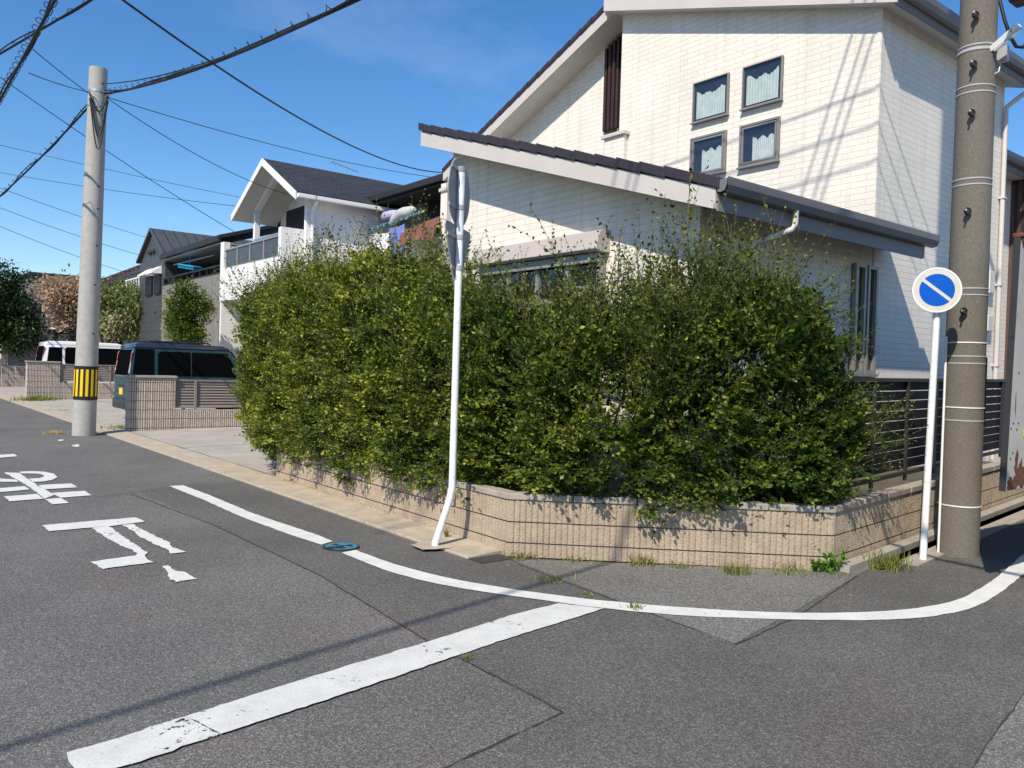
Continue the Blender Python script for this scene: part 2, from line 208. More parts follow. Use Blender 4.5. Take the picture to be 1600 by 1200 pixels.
# ------------------------------------------------------------------ mesh builder
def V(*a): return np.array(a, float)
class MB:
    def __init__(s): s.v = []; s.f = []; s.m = []
    def add(s, vs, fs, mi=0):
        o = len(s.v); s.v += [tuple(map(float, p)) for p in vs]; s.f += [tuple(i + o for i in f) for f in fs]; s.m += [mi] * len(fs); return s
    def box(s, a, b, mi=0):
        x0, y0, z0 = a; x1, y1, z1 = b
        x0, x1 = min(x0, x1), max(x0, x1); y0, y1 = min(y0, y1), max(y0, y1); z0, z1 = min(z0, z1), max(z0, z1)
        return s.add([(x0, y0, z0), (x1, y0, z0), (x1, y1, z0), (x0, y1, z0), (x0, y0, z1), (x1, y0, z1), (x1, y1, z1), (x0, y1, z1)], [(0, 3, 2, 1), (4, 5, 6, 7), (0, 1, 5, 4), (1, 2, 6, 5), (2, 3, 7, 6), (3, 0, 4, 7)], mi)
    def hexa(s, p, mi=0):                                   # bottom four, top four
        return s.add(p, [(0, 3, 2, 1), (4, 5, 6, 7), (0, 1, 5, 4), (1, 2, 6, 5), (2, 3, 7, 6), (3, 0, 4, 7)], mi)
    def ext(s, poly, d, mi=0):                              # extrude a closed 3-D polygon along d
        n = len(poly); poly = [np.array(p, float) for p in poly]; d = np.array(d, float)
        fs = [tuple(range(n))[::-1], tuple(range(n, 2 * n))] + [(i, (i + 1) % n, n + (i + 1) % n, n + i) for i in range(n)]
        return s.add(poly + [p + d for p in poly], fs, mi)
    def bar(s, p, q, w, h, up=(0, 0, 1), mi=0):             # rectangular bar p..q
        p, q = np.array(p, float), np.array(q, float); d = q - p; d /= np.linalg.norm(d); u = np.array(up, float)
        t = np.cross(d, u); t /= np.linalg.norm(t); u = np.cross(t, d)
        c = [-t * w / 2 - u * h / 2, t * w / 2 - u * h / 2, t * w / 2 + u * h / 2, -t * w / 2 + u * h / 2]
        return s.add([p + k for k in c] + [q + k for k in c], [(0, 1, 2, 3), (7, 6, 5, 4), (0, 4, 5, 1), (1, 5, 6, 2), (2, 6, 7, 3), (3, 7, 4, 0)], mi)
    def tube(s, pts, r, n=10, mi=0, cap=True):
        pts = [np.array(p, float) for p in pts]; k = len(pts); rs = r if hasattr(r, '__len__') else [r] * k
        o = []; u = None
        for i in range(k):
            d = pts[min(i + 1, k - 1)] - pts[max(i - 1, 0)]; d /= np.linalg.norm(d) + 1e-12
            if u is None: u = np.cross(d, (0, 0, 1.) if abs(d[2]) < .9 else (1., 0, 0))
            u = u - d * (u @ d); u /= np.linalg.norm(u); w = np.cross(d, u)
            o += [pts[i] + rs[i] * (math.cos(2 * math.pi * j / n) * u + math.sin(2 * math.pi * j / n) * w) for j in range(n)]
        fs = [(i * n + j, i * n + (j + 1) % n, (i + 1) * n + (j + 1) % n, (i + 1) * n + j) for i in range(k - 1) for j in range(n)]
        if cap: fs += [tuple(range(n))[::-1], tuple(range((k - 1) * n, k * n))]
        return s.add(o, fs, mi)
    def disc(s, c, nrm, r, th, n=40, mi=0, up=(0, 0, 1)):
        c = np.array(c, float); nrm = np.array(nrm, float) / np.linalg.norm(nrm); return s.tube([c, c + nrm * th], r, n, mi)
    def ball(s, c, r, n=10, mi=0):
        c = np.array(c, float); r = np.array(r if hasattr(r, '__len__') else (r, r, r), float); vs = []; fs = []
        for i in range(n + 1):
            t = math.pi * i / n
            for j in range(n): a = 2 * math.pi * j / n; vs.append(c + r * V(math.sin(t) * math.cos(a), math.sin(t) * math.sin(a), math.cos(t)))
        for i in range(n):
            for j in range(n): fs.append((i * n + j, (i + 1) * n + j, (i + 1) * n + (j + 1) % n, i * n + (j + 1) % n))
        return s.add(vs, fs, mi)
    def build(s, name, m, parent=None, base=None, smooth=False, bevel=0., seg=2):
        org = np.array(parent.get('_b')) if parent is not None else np.array(base if base is not None else (0, 0, 0), float)
        me = bpy.data.meshes.new(name)
        me.from_pydata([tuple(np.array(p) - org) for p in s.v], [], s.f)
        for x in (m if isinstance(m, (list, tuple)) else [m]): me.materials.append(MT[x])
        me.polygons.foreach_set('material_index', s.m)
        if bevel:
            bm = bmesh.new(); bm.from_mesh(me); bmesh.ops.recalc_face_normals(bm, faces=bm.faces)
            bmesh.ops.bevel(bm, geom=[e for e in bm.edges if len(e.link_faces) == 2 and e.calc_face_angle(0) > .5], offset=bevel, segments=seg, affect='EDGES', profile=.5, clamp_overlap=True)
            bm.to_mesh(me); bm.free()
        me.update(); uvs(me, org)
        if smooth:
            for p in me.polygons: p.use_smooth = True
            try: me.set_sharp_from_angle(angle=R_(40))
            except Exception: pass
        o = bpy.data.objects.new(name, me); COL.objects.link(o)
        if parent is not None: o.parent = parent
        else: o.location = org
        o['_b'] = tuple(org)
        return o
def uvs(me, org):
    ul = me.uv_layers.new(name='UVMap'); co = np.zeros(len(me.vertices) * 3); me.vertices.foreach_get('co', co); co = co.reshape(-1, 3) + org
    out = np.zeros((len(me.loops), 2))
    for p in me.polygons:
        n = np.array(p.normal); idx = list(p.vertices); P = co[idx]
        if abs(n[2]) > .985: uv = P[:, :2]
        else:
            t = np.array([-n[1], n[0], 0]); t /= np.linalg.norm(t) + 1e-9; w = np.cross(n, t); uv = np.stack([P @ t, P @ w], 1)
        out[p.loop_start:p.loop_start + p.loop_total] = uv
    ul.data.foreach_set('uv', out.ravel())
def tag(o, label=None, cat=None, group=None, kind=None):
    if label: o['label'] = label
    if cat: o['category'] = cat
    if group: o['group'] = group
    if kind: o['kind'] = kind
    return o
def thing(name, base, label, cat, group=None):
    o = bpy.data.objects.new(name, None); COL.objects.link(o); o.location = tuple(base); o['_b'] = tuple(map(float, base)); o.empty_display_size = .2
    return tag(o, label, cat, group)
def setting(name, mb, m, **k): return tag(mb.build(name, m, **k), kind='structure')
def sheet(poly, z, mb=None):
    mb = mb or MB(); mb.add([(p[0], p[1], z) for p in poly], [tuple(range(len(poly)))]); return mb
def ccw(poly):
    a = sum(poly[i][0] * poly[(i + 1) % len(poly)][1] - poly[(i + 1) % len(poly)][0] * poly[i][1] for i in range(len(poly)))
    return poly if a > 0 else poly[::-1]
def rough_edge(poly, amp, step=.05):
    out = []
    for i in range(len(poly)):
        p = np.array(poly[i][:2]); q = np.array(poly[(i + 1) % len(poly)][:2]); L = np.linalg.norm(q - p); k = max(1, int(L / step))
        nrm = V(-(q - p)[1], (q - p)[0]) / (L + 1e-9)
        for j in range(k): out.append(p + (q - p) * j / k + nrm * RNG.normal(0, amp) * (j > 0))
    return out
def pxpoly(pts, amp=.004, step=.04): return rough_edge(ccw([G(x, y)[:2] for x, y in pts]), amp, step)

# ================================================================== SETTING
setting('ground', sheet([(-400, -400), (400, -400), (400, 400), (-400, 400)], -.012), 'earth')
setting('road', sheet([(-9.5, -60), (40, -60), (40, -1.0), (6, -1.05), (-.45, -1.85), (-2.5, -.03), (-2.75, .6), (-2.75, 120), (-9.5, 120)], 0), 'asphalt')
# newer asphalt along the kerb, older pale patch at the corner, reinstated patch in the foreground
setting('side_street', sheet(ccw(rough_edge([(-3.74, 5.15), (-4.15, 4.95), (-4.07, .22), (-4.2, -1.5), (-4.21, -2.67), (-4.94, -2.79), (-6.4, -2.95), (-12, -3.4), (-12, -50), (39, -50), (39, -1.1), (6, -1.15), (-.46, -1.92), (-2.46, -.1), (-2.5, .0), (-2.84, .6), (-2.84, 5.3)], .004, .12)), .003), 'asphalt_new')
setting('corner_patch', sheet(ccw(rough_edge([(-2.5, -.12), (-2.72, -2.53), (-.4, -2.06), (.3, -1.9), (-.44, -1.88)], .004, .1)), .0055), 'asphalt_pale')
setting('foreground_patch', sheet(ccw(rough_edge([G(1600, 1085)[:2], G(1560, 1140)[:2], G(1520, 1200)[:2], G(1490, 1290)[:2], G(1900, 1290)[:2], G(1900, 1085)[:2]], .004, .1)), .0055), 'asphalt_pale')
mb = MB()
def crack(pts, w=.008, z=.0072):
    P = [np.array(p[:2], float) for p in pts]; Q = []
    for i in range(len(P) - 1):
        k = max(2, int(np.linalg.norm(P[i + 1] - P[i]) / .07)); nn = P[i + 1] - P[i]; nn = V(-nn[1], nn[0]) / np.linalg.norm(nn)
        Q += [P[i] + (P[i + 1] - P[i]) * j / k + nn * RNG.normal(0, .003) for j in range(k)]
    Q.append(P[-1])
    for i in range(len(Q) - 1):
        d = Q[i + 1] - Q[i]; nn = V(-d[1], d[0]) / (np.linalg.norm(d) + 1e-9); w0 = w * RNG.uniform(.3, .9); w1 = w * RNG.uniform(.3, .9)
        mb.add([(*(Q[i] - nn * w0), z), (*(Q[i + 1] - nn * w1), z), (*(Q[i + 1] + nn * w1), z), (*(Q[i] + nn * w0), z)], [(0, 1, 2, 3)])
crack([(-4.7, 4.75), (-4.37, 4.9), (-3.74, 5.15), (-3.1, 5.45)]); crack([(-4.3, 4.85), (-4.1, 2.5), (-4.07, .22), (-4.2, -1.5), (-4.2, -2.28), (-4.21, -2.67)], .007)
crack([(-4.21, -2.67), (-4.94, -2.79), (-6.2, -2.95)]); crack([(-2.55, -.3), (-2.6, -.84), (-2.7, -2.54)], .006); crack([(-2.7, -2.54), (-1.88, -2.43), (-.4, -2.06)], .010)
crack([G(1600, 1085), G(1560, 1140), G(1520, 1200), G(1500, 1260)], .007)
setting('road_seams', mb, 'seam')

# road markings
def marking(name, polys, m='paint', z=.0090, amp=.004):
    mb = MB()
    for p in polys: sheet(pxpoly(p, amp), z, mb)
    return setting(name, mb, m)
def strip(up, lo, z, amp=.003):
    """paint line between two surveyed edges"""
    def dens(e):
        e = [G(x, y)[:2] for x, y in e]; d = [0]
        for i in range(len(e) - 1): d.append(d[-1] + np.linalg.norm(e[i + 1] - e[i]))
        t = np.linspace(0, d[-1], 90); e = np.array(e)
        q = np.stack([np.interp(t, d, e[:, 0]), np.interp(t, d, e[:, 1])], 1)
        for _ in range(6): q[1:-1] = (q[:-2] + 2 * q[1:-1] + q[2:]) / 4
        return q + RNG.normal(0, amp, q.shape)
    a, b = dens(up), dens(lo); mb = MB()
    mb.add([(*p, z) for p in a] + [(*p, z) for p in b], [(i, i + 90, i + 91, i + 1) for i in range(89)]); return mb
mb = strip([(286.6, 759.3), (332.5, 776.7), (395.8, 803.7), (500, 838.5), (520, 847)], [(264.4, 760.3), (316.7, 781.5), (380, 810), (450, 835.5), (501.6, 852.5)], .0090)
setting('edge_line', mb, 'paint')
mb = strip([(554.7, 860.6), (618.8, 884.4), (696.9, 904.7), (775, 918.8), (853, 929.7), (925, 939), (1000, 946), (1125, 955), (1250, 960), (1350, 959), (1425, 954), (1490, 942.5), (1525, 926), (1560, 902), (1600, 866), (1640, 832)],
           [(533.8, 865), (603, 893.8), (681, 914), (775, 929.7), (840, 938), (900, 947), (1000, 959), (1125, 967), (1243, 970), (1352, 971.5), (1427, 969), (1493, 960), (1530, 949), (1560, 931), (1600, 897), (1650, 850)], .0090)
setting('edge_line', mb, 'paint')
marking('stop_line', [[(872, 945), (800, 963), (670, 1005), (465, 1067), (290, 1122.5), (345, 1150.3), (500, 1100), (720, 1025), (800, 998), (944, 953)]], 'paint_worn', .0112, .003)
marking('stop_line', [[(290, 1122.5), (250, 1135), (157, 1165), (104, 1180), (112, 1200), (120, 1222), (200, 1199), (300, 1165), (345, 1150.3)]], 'paint_peeling', .0112, .006)
def c5(l): return [(x / 5, 700 + y / 5) for x, y in l]
marking('stop_lettering', [c5([(330, 610), (700, 578), (1060, 548), (1130, 582), (900, 612), (600, 638), (385, 657)]),
    c5([(722, 629), (848, 617), (950, 690), (1155, 825), (1130, 848), (1145, 870), (1205, 900), (1000, 925), (800, 955), (708, 897), (900, 870), (1058, 848), (1072, 828), (960, 775), (800, 690)]),
    c5([(955, 607), (1042, 600), (1080, 625), (1110, 640), (1220, 700), (1325, 745), (1340, 780), (1400, 800), (1455, 818), (1335, 832), (1290, 790), (1220, 765), (1160, 735), (1090, 700), (1040, 655)]),
    c5([(1265, 932), (1310, 925), (1340, 950), (1370, 965), (1440, 975), (1540, 1030), (1375, 1055), (1310, 1010), (1315, 985)])], 'paint', .0090, .006)
marking('stop_lettering', [c5([(30, 195), (152, 199), (240, 262), (345, 327), (425, 372), (348, 403), (290, 355), (215, 300), (130, 250)]),
    c5([(153, 189), (250, 185), (350, 190), (420, 206), (450, 233), (410, 254), (330, 267), (252, 269), (226, 243), (310, 240), (345, 228), (330, 212), (280, 204), (162, 203)]),
    c5([(-300, 225), (0, 243), (100, 250), (126, 252), (150, 270), (0, 268), (-300, 262)]), c5([(-300, 340), (0, 319), (192, 303), (232, 329), (0, 350), (-300, 380)]),
    c5([(285, 297), (420, 288), (555, 282), (605, 312), (352, 328)]), c5([(30, 383), (160, 375), (292, 364), (338, 402), (200, 412), (75, 422)]),
    c5([(392, 357), (530, 348), (660, 340), (715, 375), (475, 393), (430, 374)]), c5([(352, 406), (475, 395), (540, 435), (410, 445)])], 'paint', .0090, .004)
marking('stop_lettering', [c5([(-200, 62), (0, 57), (110, 50), (140, 68), (0, 80), (-200, 90)])], 'paint', .0090, .004)
marking('paint_fleck', [[(112, 696), (122, 694.5), (125, 698), (116, 700)], [(90, 688), (97, 687), (100, 689), (93, 690)]], 'paint_worn', .0090, .01)

# concrete gutter cover along the left street, drive aprons behind it
mb = MB(); y = .08
while y < 75:
    y1 = y + .592; dz = RNG.uniform(-.003, .003)
    mb.hexa([(-2.80, y, -.05), (-2.33, y, -.05), (-2.33, y1, -.05), (-2.80, y1, -.05), (-2.80, y, .022 + dz), (-2.33, y, .045 + dz), (-2.33, y1, .045 + dz), (-2.80, y1, .022 + dz)]); y += .609
setting('kerb_strip', mb, 'kerb', bevel=.006, seg=1); setting('kerb_joints', sheet([(-2.795, .09), (-2.335, .09), (-2.335, 74), (-2.795, 74)], .012), 'seam')
def apron(name, x0, x1, y0, y1, z0, z1, m='conc'):
    mb = MB(); xs = np.linspace(x0, x1, 9)
    for i in range(8):
        f = lambda t: z0 + (z1 - z0) * min(1, (t - x0) / 2.0)
        mb.add([(xs[i], y0, f(xs[i])), (xs[i + 1], y0, f(xs[i + 1])), (xs[i + 1], y1, f(xs[i + 1])), (xs[i], y1, f(xs[i]))], [(0, 1, 2, 3)])
    return setting(name, mb, m)
apron('driveway', -2.29, 7, 5.3, 9.6, .035, .085); apron('driveway', -2.29, 7, 9.63, 13.45, .035, .085)
apron('driveway', -2.29, 9, 13.45, 27.7, .03, .1); apron('driveway', -2.29, 9, 27.7, 41.0, .03, .1); apron('driveway', -2.29, 9, 41, 75, .03, .1)
setting('drain_gap', MB().box((-2.325, 5.3, -.03), (-2.285, 41, .012)), 'seam')
mb = MB()                                   # L gutter along the right street
w0 = V(-.40, -1.86); wd = V(.992, .123); wn = V(.123, -.992)
def wpt(s, n, z): q = w0 + wd * s + wn * n; return (q[0], q[1], z)
mb.hexa([wpt(.0, .02, -.05), wpt(0, .12, -.05), wpt(12, .12, -.05), wpt(12, .02, -.05), wpt(.0, .02, .07), wpt(0, .12, .06), wpt(12, .12, .06), wpt(12, .02, .07)])
mb.hexa([wpt(.75, .26, -.05), wpt(.75, .42, -.05), wpt(12, .42, -.05), wpt(12, .26, -.05), wpt(.75, .26, .03), wpt(.75, .42, .016), wpt(12, .42, .016), wpt(12, .26, .03)])
setting('gutter', mb, 'coping'); setting('gutter_channel', MB().add([wpt(.35, .12, .003), wpt(.35, .26, .003), wpt(12, .26, .003), wpt(12, .12, .003)], [(0, 1, 2, 3)]), 'seam')
setting('pole_footing', sheet(pxpoly([(642, 856), (668, 848), (722, 846), (730, 853), (700, 862), (660, 864)], .008, .05), .03), 'kerb')
setting('garden_soil', sheet([(-2.2, .1), (-.35, -1.6), (7, -.8), (7, 0), (0, 0), (0, 5.1), (-2.2, 5.1)], .40), 'earth')
setting('gutter_pit_shade', sheet([(-2.80, -.12), (-2.47, -.12), (-2.47, .079), (-2.80, .079)], .0085), 'seam')  # flat dark sheet stands in for the shade inside the open gutter end

# ================================================================== PLANTER WALL, FENCE
def wall_run(mb, p, q, z0, z1, pitch, depth, joints, th=.12, jm=1, square=False):
    """ribbed split-face block run p->q (outside on the right), real ribs, recessed joints; joints = list of z"""
    p, q = np.array(p, float), np.array(q, float); L = np.linalg.norm(q - p); d = (q - p) / L; n = V(d[1], -d[0])
    zs = [z0] + [j for j in joints if z0 < j < z1] + [z1]
    prof = []; k = max(1, int(round(L / pitch)))
    for i in range(k):
        for t, e in ((0.0, -depth), (.06, -.5 * depth), (.18, -.18 * depth), (.38, 0), (.62, 0), (.82, -.18 * depth), (.94, -.5 * depth)) if not square else ((0., -depth), (.20, -depth), (.27, -.15 * depth), (.4, 0), (.83, 0), (.94, -.15 * depth)):
            prof.append(p + d * (L * (i + t) / k) + n * (e + RNG.normal(0, depth * .06)))
    prof.append(q - n * depth)
    for c in range(len(zs) - 1):
        a, b = zs[c] + (.005 if c else 0), zs[c + 1] - (.005 if c < len(zs) - 2 else 0)
        vs = [(*u, a) for u in prof] + [(*u, b) for u in prof]; m = len(prof)
        mb.add(vs, [(i, i + 1, m + i + 1, m + i) for i in range(m - 1)])
    c0, c1 = p - n * (depth + .006) + d * .03, q - n * (depth + .006) - d * .03; e0, e1 = p - n * th + d * .03, q - n * th - d * .03
    mb.hexa([(*c0, z0), (*c1, z0), (*e1, z0), (*e0, z0), (*c0, z1), (*c1, z1), (*e1, z1), (*e0, z1)], jm)
PL0, PL1, PL3 = V(-2.32, 5.32), V(-2.44, .0), V(-.44, -1.86)
PLE = PL3 + V(.992, .123) * 6.6
t = thing('block_wall', (-2.4, .1, 0), 'low tan ribbed block wall with coping wrapping the street corner under the hedge', 'wall')
mb = MB(); J = (.12, .30)
wall_run(mb, PL0, PL1, 0, .485, .05, .008, J); wall_run(mb, PL1, PL3, 0, .485, .052, .010, J)
wall_run(mb, PL3, PLE, 0, .505, .03, .006, J); wall_run(mb, V(-.8, 5.32), PL0, 0, .485, .05, .008, J)
mb.build('blockwork', ['tan', 'tanjoint'], t, smooth=False)
mb = MB()
pth = [PL0, PL1, PL3, PLE]; zz = [(.49, .545)] * 3 + [(.53, .60)]
def offs(P, k, o):
    n = []
    for i, j in ((k - 1, k), (k, k + 1)):
        if 0 <= i and j < len(P): d = P[j] - P[i]; d /= np.linalg.norm(d); n.append(V(d[1], -d[0]))
    m = sum(n) / len(n); m /= np.linalg.norm(m); return P[k] + m * o / (m @ n[0])
for i in range(3):
    L = np.linalg.norm(pth[i + 1] - pth[i]); kk = max(1, int(round(L / .6)))
    A0, A1 = offs(pth, i, .012), offs(pth, i + 1, .012); B0, B1 = offs(pth, i, -.13), offs(pth, i + 1, -.13)
    for j in range(kk):
        s0, s1 = j / kk + (.004 if j else 0), (j + 1) / kk
        za = [zz[i][0] + (zz[i + 1][0] - zz[i][0]) * s for s in (s0, s1)]; zb = [zz[i][1] + (zz[i + 1][1] - zz[i][1]) * s for s in (s0, s1)]
        pp = [A0 + (A1 - A0) * s0, A0 + (A1 - A0) * s1, B0 + (B1 - B0) * s1, B0 + (B1 - B0) * s0]
        mb.hexa([(*pp[0], za[0]), (*pp[1], za[1]), (*pp[2], za[1]), (*pp[3], za[0]), (*pp[0], zb[0]), (*pp[1], zb[1]), (*pp[2], zb[1]), (*pp[3], zb[0])])
mb.build('coping', 'coping', t, bevel=.008)

def fence_run(t, p, d, n, L, z0, z1, rise, slats, gap, posts, mats=('black', 'post'), pw=.05, th=.022, rails=True):
    """horizontal slat panel hung on posts; n points to the viewer"""
    p, d, n = map(lambda q: np.array(q, float), (p, d, n)); mb = MB(); h = (z1 - z0) / slats
    for i in range(slats):
        a = z0 + i * h; b = a + h - gap; A, B = p, p + d * L
        mb.hexa([(*A, a), (*B, a + rise), (*(B - n * th), a + rise), (*(A - n * th), a), (*A, b), (*B, b + rise), (*(B - n * th), b + rise), (*(A - n * th), b)])
    mb.build('slats', mats[0], t)
    for s in posts:
        q = p + d * s + n * .002; r = rise * s / L
        MB().bar((*(q + n * .012), z0 - .12 + r), (*(q + n * .012), z1 + .01 + r), pw, .024, up=(*d, 0) if False else (*n, 0)).build('post', mats[1], t)
fp = np.array([-.42, -1.72]) + V(.992, .123) * .15
t = thing('slat_fence', (*fp, .5), 'black horizontal slat fence standing on the block wall behind the round sign', 'fence')
fence_run(t, fp, V(.992, .123), V(.123, -.992), 6.4, .70, 1.60, .07, 9, .010, (.02, .92, 1.82, 2.72, 3.62, 4.52, 5.42, 6.3), pw=.045)
mb = MB(); L = 6.4; d = V(.992, .123); n = V(.123, -.992)
for z in (.655, 1.605): mb.bar((*(fp + n * .006), z), (*(fp + d * L + n * .006), z + .07), .045, .035)
mb.build('rail', 'post', t)

# ================================================================== WHITE BRICK HOUSE
H = thing('brick_house', (0, 0, 0), 'white brick two storey house with shed roofed wing behind the corner hedge', 'house')
MXX = 3.574; BK = 4.024; SL = .31
sof = lambda y: 3.38 + SL * y                       # annex soffit
bay = lambda y: 6.50 + .303 * y                     # bay soffit
lef = lambda y: 9.91 - .3935 * y                    # left wing soffit
mb = MB()                                            # annex
mb.ext([(0, 0, 0), (0, 4.62, 0), (0, 4.62, sof(4.62)), (0, 0, sof(0))], (MXX - .001, 0, 0)); mb.build('annex_wall', 'siding', H)
mb = MB(); mb.ext([(MXX, 0, 0), (MXX, 4.72, 0), (MXX, 4.72, bay(4.72)), (MXX, 0, bay(0))], (7.56 - MXX, 0, 0)); mb.build('main_wall', 'siding', H)
mb = MB(); mb.ext([(BK, 5.55, 0), (BK, 9.2, 0), (BK, 9.2, lef(9.2)), (BK, 5.55, lef(5.55))], (3.5, 0, 0))
mb.box((BK + .45, 4.72, 0), (7.5, 5.55, 7.2)); mb.build('rear_wall', 'siding', H)
# corner trims
mb = MB(); mb.box((MXX - .012, -.012, .4), (MXX + .05, .05, bay(0) - .02)); mb.build('corner_trim', 'siding', H)
# annex roof: tile layer, verge tiles, pale rake fascia, eave fascia, gutter
OV, YO = .45, .55; XE = 3.80
yA, yB = -YO, 4.78
mb = MB()
def slab(mb, x0, x1, y0, y1, zf, dz0, dz1, mi=0):
    mb.hexa([(x0, y0, zf(y0) + dz0), (x1, y0, zf(y0) + dz0), (x1, y1, zf(y1) + dz0), (x0, y1, zf(y1) + dz0), (x0, y0, zf(y0) + dz1), (x1, y0, zf(y0) + dz1), (x1, y1, zf(y1) + dz1), (x0, y1, zf(y1) + dz1)], mi)
slab(mb, -OV + .02, XE - .02, yA + .02, yB - .02, sof, .0, .02); mb.build('soffit', 'soffit', H)
mb = MB(); slab(mb, -OV, XE, yA, yB, sof, .022, .265); mb.build('roof', 'rtile', H)
mb = MB()                                            # verge tiles stepping down the rake
k = 16
for i in range(k):
    y0 = yA - .05 + (yB + .08 - yA) * i / k; y1 = yA - .05 + (yB + .08 - yA) * (i + 1) / k + .015
    b0, b1 = .19, .315
    mb.hexa([(-OV - .045, y0, sof(y0) + b0), (-OV + .12, y0, sof(y0) + b0), (-OV + .12, y1, sof(y1) + b0 + .018), (-OV - .045, y1, sof(y1) + b0 + .018), (-OV - .045, y0, sof(y0) + b1 - .018), (-OV + .12, y0, sof(y0) + b1 - .018), (-OV + .12, y1, sof(y1) + b1), (-OV - .045, y1, sof(y1) + b1)])
mb.build('verge_tile', 'rtile', H, bevel=.008)
mb = MB(); slab(mb, -OV - .022, -OV - .001, yA, yB, sof, -.012, .188); mb.build('rake_fascia', 'fascia', H)
mb = MB(); slab(mb, -OV, XE, yB + .001, yB + .02, sof, -.01, .17); slab(mb, XE + .001, XE + .02, yA, .0, sof, -.01, .17); mb.build('end_fascia', 'fascia', H)
zE = sof(yA)
mb = MB(); mb.box((-OV, yA - .022, zE - .03), (XE - .06, yA - .001, zE + .25)); mb.build('eave_fascia', 'fascia_dark', H)
def gutter(par, x0, x1, y, z, m='gutter'):
    pr = [(y + .0, z + .11), (y + .0, z), (y - .03, z - .012), (y - .085, z + .0), (y - .11, z + .055), (y - .115, z + .115), (y - .125, z + .125), (y - .125, z + .108), (y - .118, z + .05), (y - .09, z - .014), (y - .03, z - .026), (y + .0, z - .02)]
    mb = MB(); mb.ext([(x0, a, b) for a, b in pr], (x1 - x0, 0, 0))
    for x in (x0, x1 - .012): mb.ext([(x, a, b) for a, b in [(y, z + .11), (y, z - .02), (y - .03, z - .026), (y - .09, z - .014), (y - .118, z + .05), (y - .12, z + .11)]], (.012, 0, 0))
    return mb.build('gutter', m, par)
gutter(H, -OV - .03, XE + .11, yA - .024, zE + .15)
mb = MB(); mb.tube([(.75, yA - .085, zE + .14), (.75, yA - .085, zE - .0), (.72, yA - .07, zE - .06), (.35, -.05, zE - .30), (.3, -.045, zE - .5), (.3, -.045, .4)], .032, 10); mb.build('downpipe', 'fascia', H, smooth=True)
# annex shutter window
def frame4(mb, x, y0, y1, z0, z1, w, d, mi=0):      # frame on a wall facing -X, standing out d
    mb.box((x - d, y0, z0), (x, y0 + w, z1), mi); mb.box((x - d, y1 - w, z0), (x, y1, z1), mi); mb.box((x - d, y0 + w, z0), (x, y1 - w, z0 + w), mi); mb.box((x - d, y0 + w, z1 - w), (x, y1 - w, z1), mi)
sw = thing('x', (0, 0, 0), '', ''); bpy.data.objects.remove(sw)
w = MB().box((-.012, 1.36, .55), (-.002, 3.72, 2.93)).build('window', 'dark', H)
mb = MB(); mb.ext([(-.002, 1.30, 3.01), (-.20, 1.30, 3.015), (-.225, 1.30, 3.04), (-.17, 1.30, 3.245), (-.15, 1.30, 3.262), (-.002, 1.30, 3.27)], (0, 2.46, 0)); mb.build('shutter_box', 'trim', w, bevel=.003)
mb = MB(); frame4(mb, -.013, 1.36, 3.72, .55, 2.98, .05, .09); mb.box((-.13, 1.36, 2.90), (-.103, 3.72, 3.005)); 
for y in (1.96, 2.53, 3.13): mb.box((-.075, y - .03, .6), (-.013, y + .03, 2.93))
mb.build('frame', 'alu', w)
mb = MB()
for y0, y1, zt in ((1.42, 1.93, 2.65), (1.99, 2.50, 2.52), (2.56, 3.10, 2.55), (3.16, 3.67, 2.6)):
    k = 16; ys = np.linspace(y0, y1, k + 1)
    for i in range(k): 
        a, b = -.024 - .008 * (i % 2), -.024 - .008 * ((i + 1) % 2); mb.add([(a, ys[i], .62), (b, ys[i + 1], .62), (b, ys[i + 1], zt), (a, ys[i], zt)], [(0, 3, 2, 1)])
mb.build('curtain', 'blind', w)
mb = MB(); mb.add([(-.045, 1.42, .6), (-.045, 3.67, .6), (-.045, 3.67, 2.92), (-.045, 1.42, 2.92)], [(0, 3, 2, 1)]); mb.build('pane', 'glass', w)
# four square windows of the bay
for y0, y1, z0, z1, fr_ in ((2.385, 3.065, 5.645, 6.28, 0), (1.445, 2.125, 5.645, 6.28, 0), (2.40, 3.085, 4.77, 5.405, 1), (1.465, 2.145, 4.77, 5.405, 1)):
    w = MB().box((MXX - .012, y0, z0), (MXX - .002, y1, z1)).build('window', 'navy', H)
    mb = MB(); frame4(mb, MXX - .013, y0, y1, z0, z1, .030 if fr_ else .018, .036); mb.box((MXX - .075, y0 - .015, z0 - .022), (MXX - .002, y1 + .015, z0 - .001))
    if fr_: frame4(mb, MXX - .014, y0 + .04, y1 - .04, z0 + .04, z1 - .04, .028, .03)
    mb.build('frame', 'bronze', w)
    mb = MB(); k = 22; ys = np.linspace(y0 + .07, y1 - .06, k + 1); zt = z0 + .43 + .022 * np.sin(np.arange(k + 1) * RNG.uniform(.6, 1.0) + y0 * 5) + .05 * np.linspace(-1, 1, k + 1) ** 2 + RNG.normal(0, .008, k + 1)
    if fr_: ys = np.linspace(y0 + .09, y1 - .22, k + 1); zt = z0 + .40 + .022 * np.sin(np.arange(k + 1) * RNG.uniform(.6, 1.)) + RNG.normal(0, .008, k + 1)
    for i in range(k):
        a, b = MXX - .017 - .006 * (i % 2), MXX - .017 - .006 * ((i + 1) % 2)
        mb.add([(a, ys[i], z0 + .05), (b, ys[i + 1], z0 + .05), (b, ys[i + 1], zt[i + 1]), (a, ys[i], zt[i])], [(0, 3, 2, 1)])
    mb.build('curtain', 'curtain', w)
    MB().add([(MXX - .03, y0 + .03, z0 + .03), (MXX - .03, y1 - .03, z0 + .03), (MXX - .03, y1 - .03, z1 - .03), (MXX - .03, y0 + .03, z1 - .03)], [(0, 3, 2, 1)]).build('pane', 'glass', w)
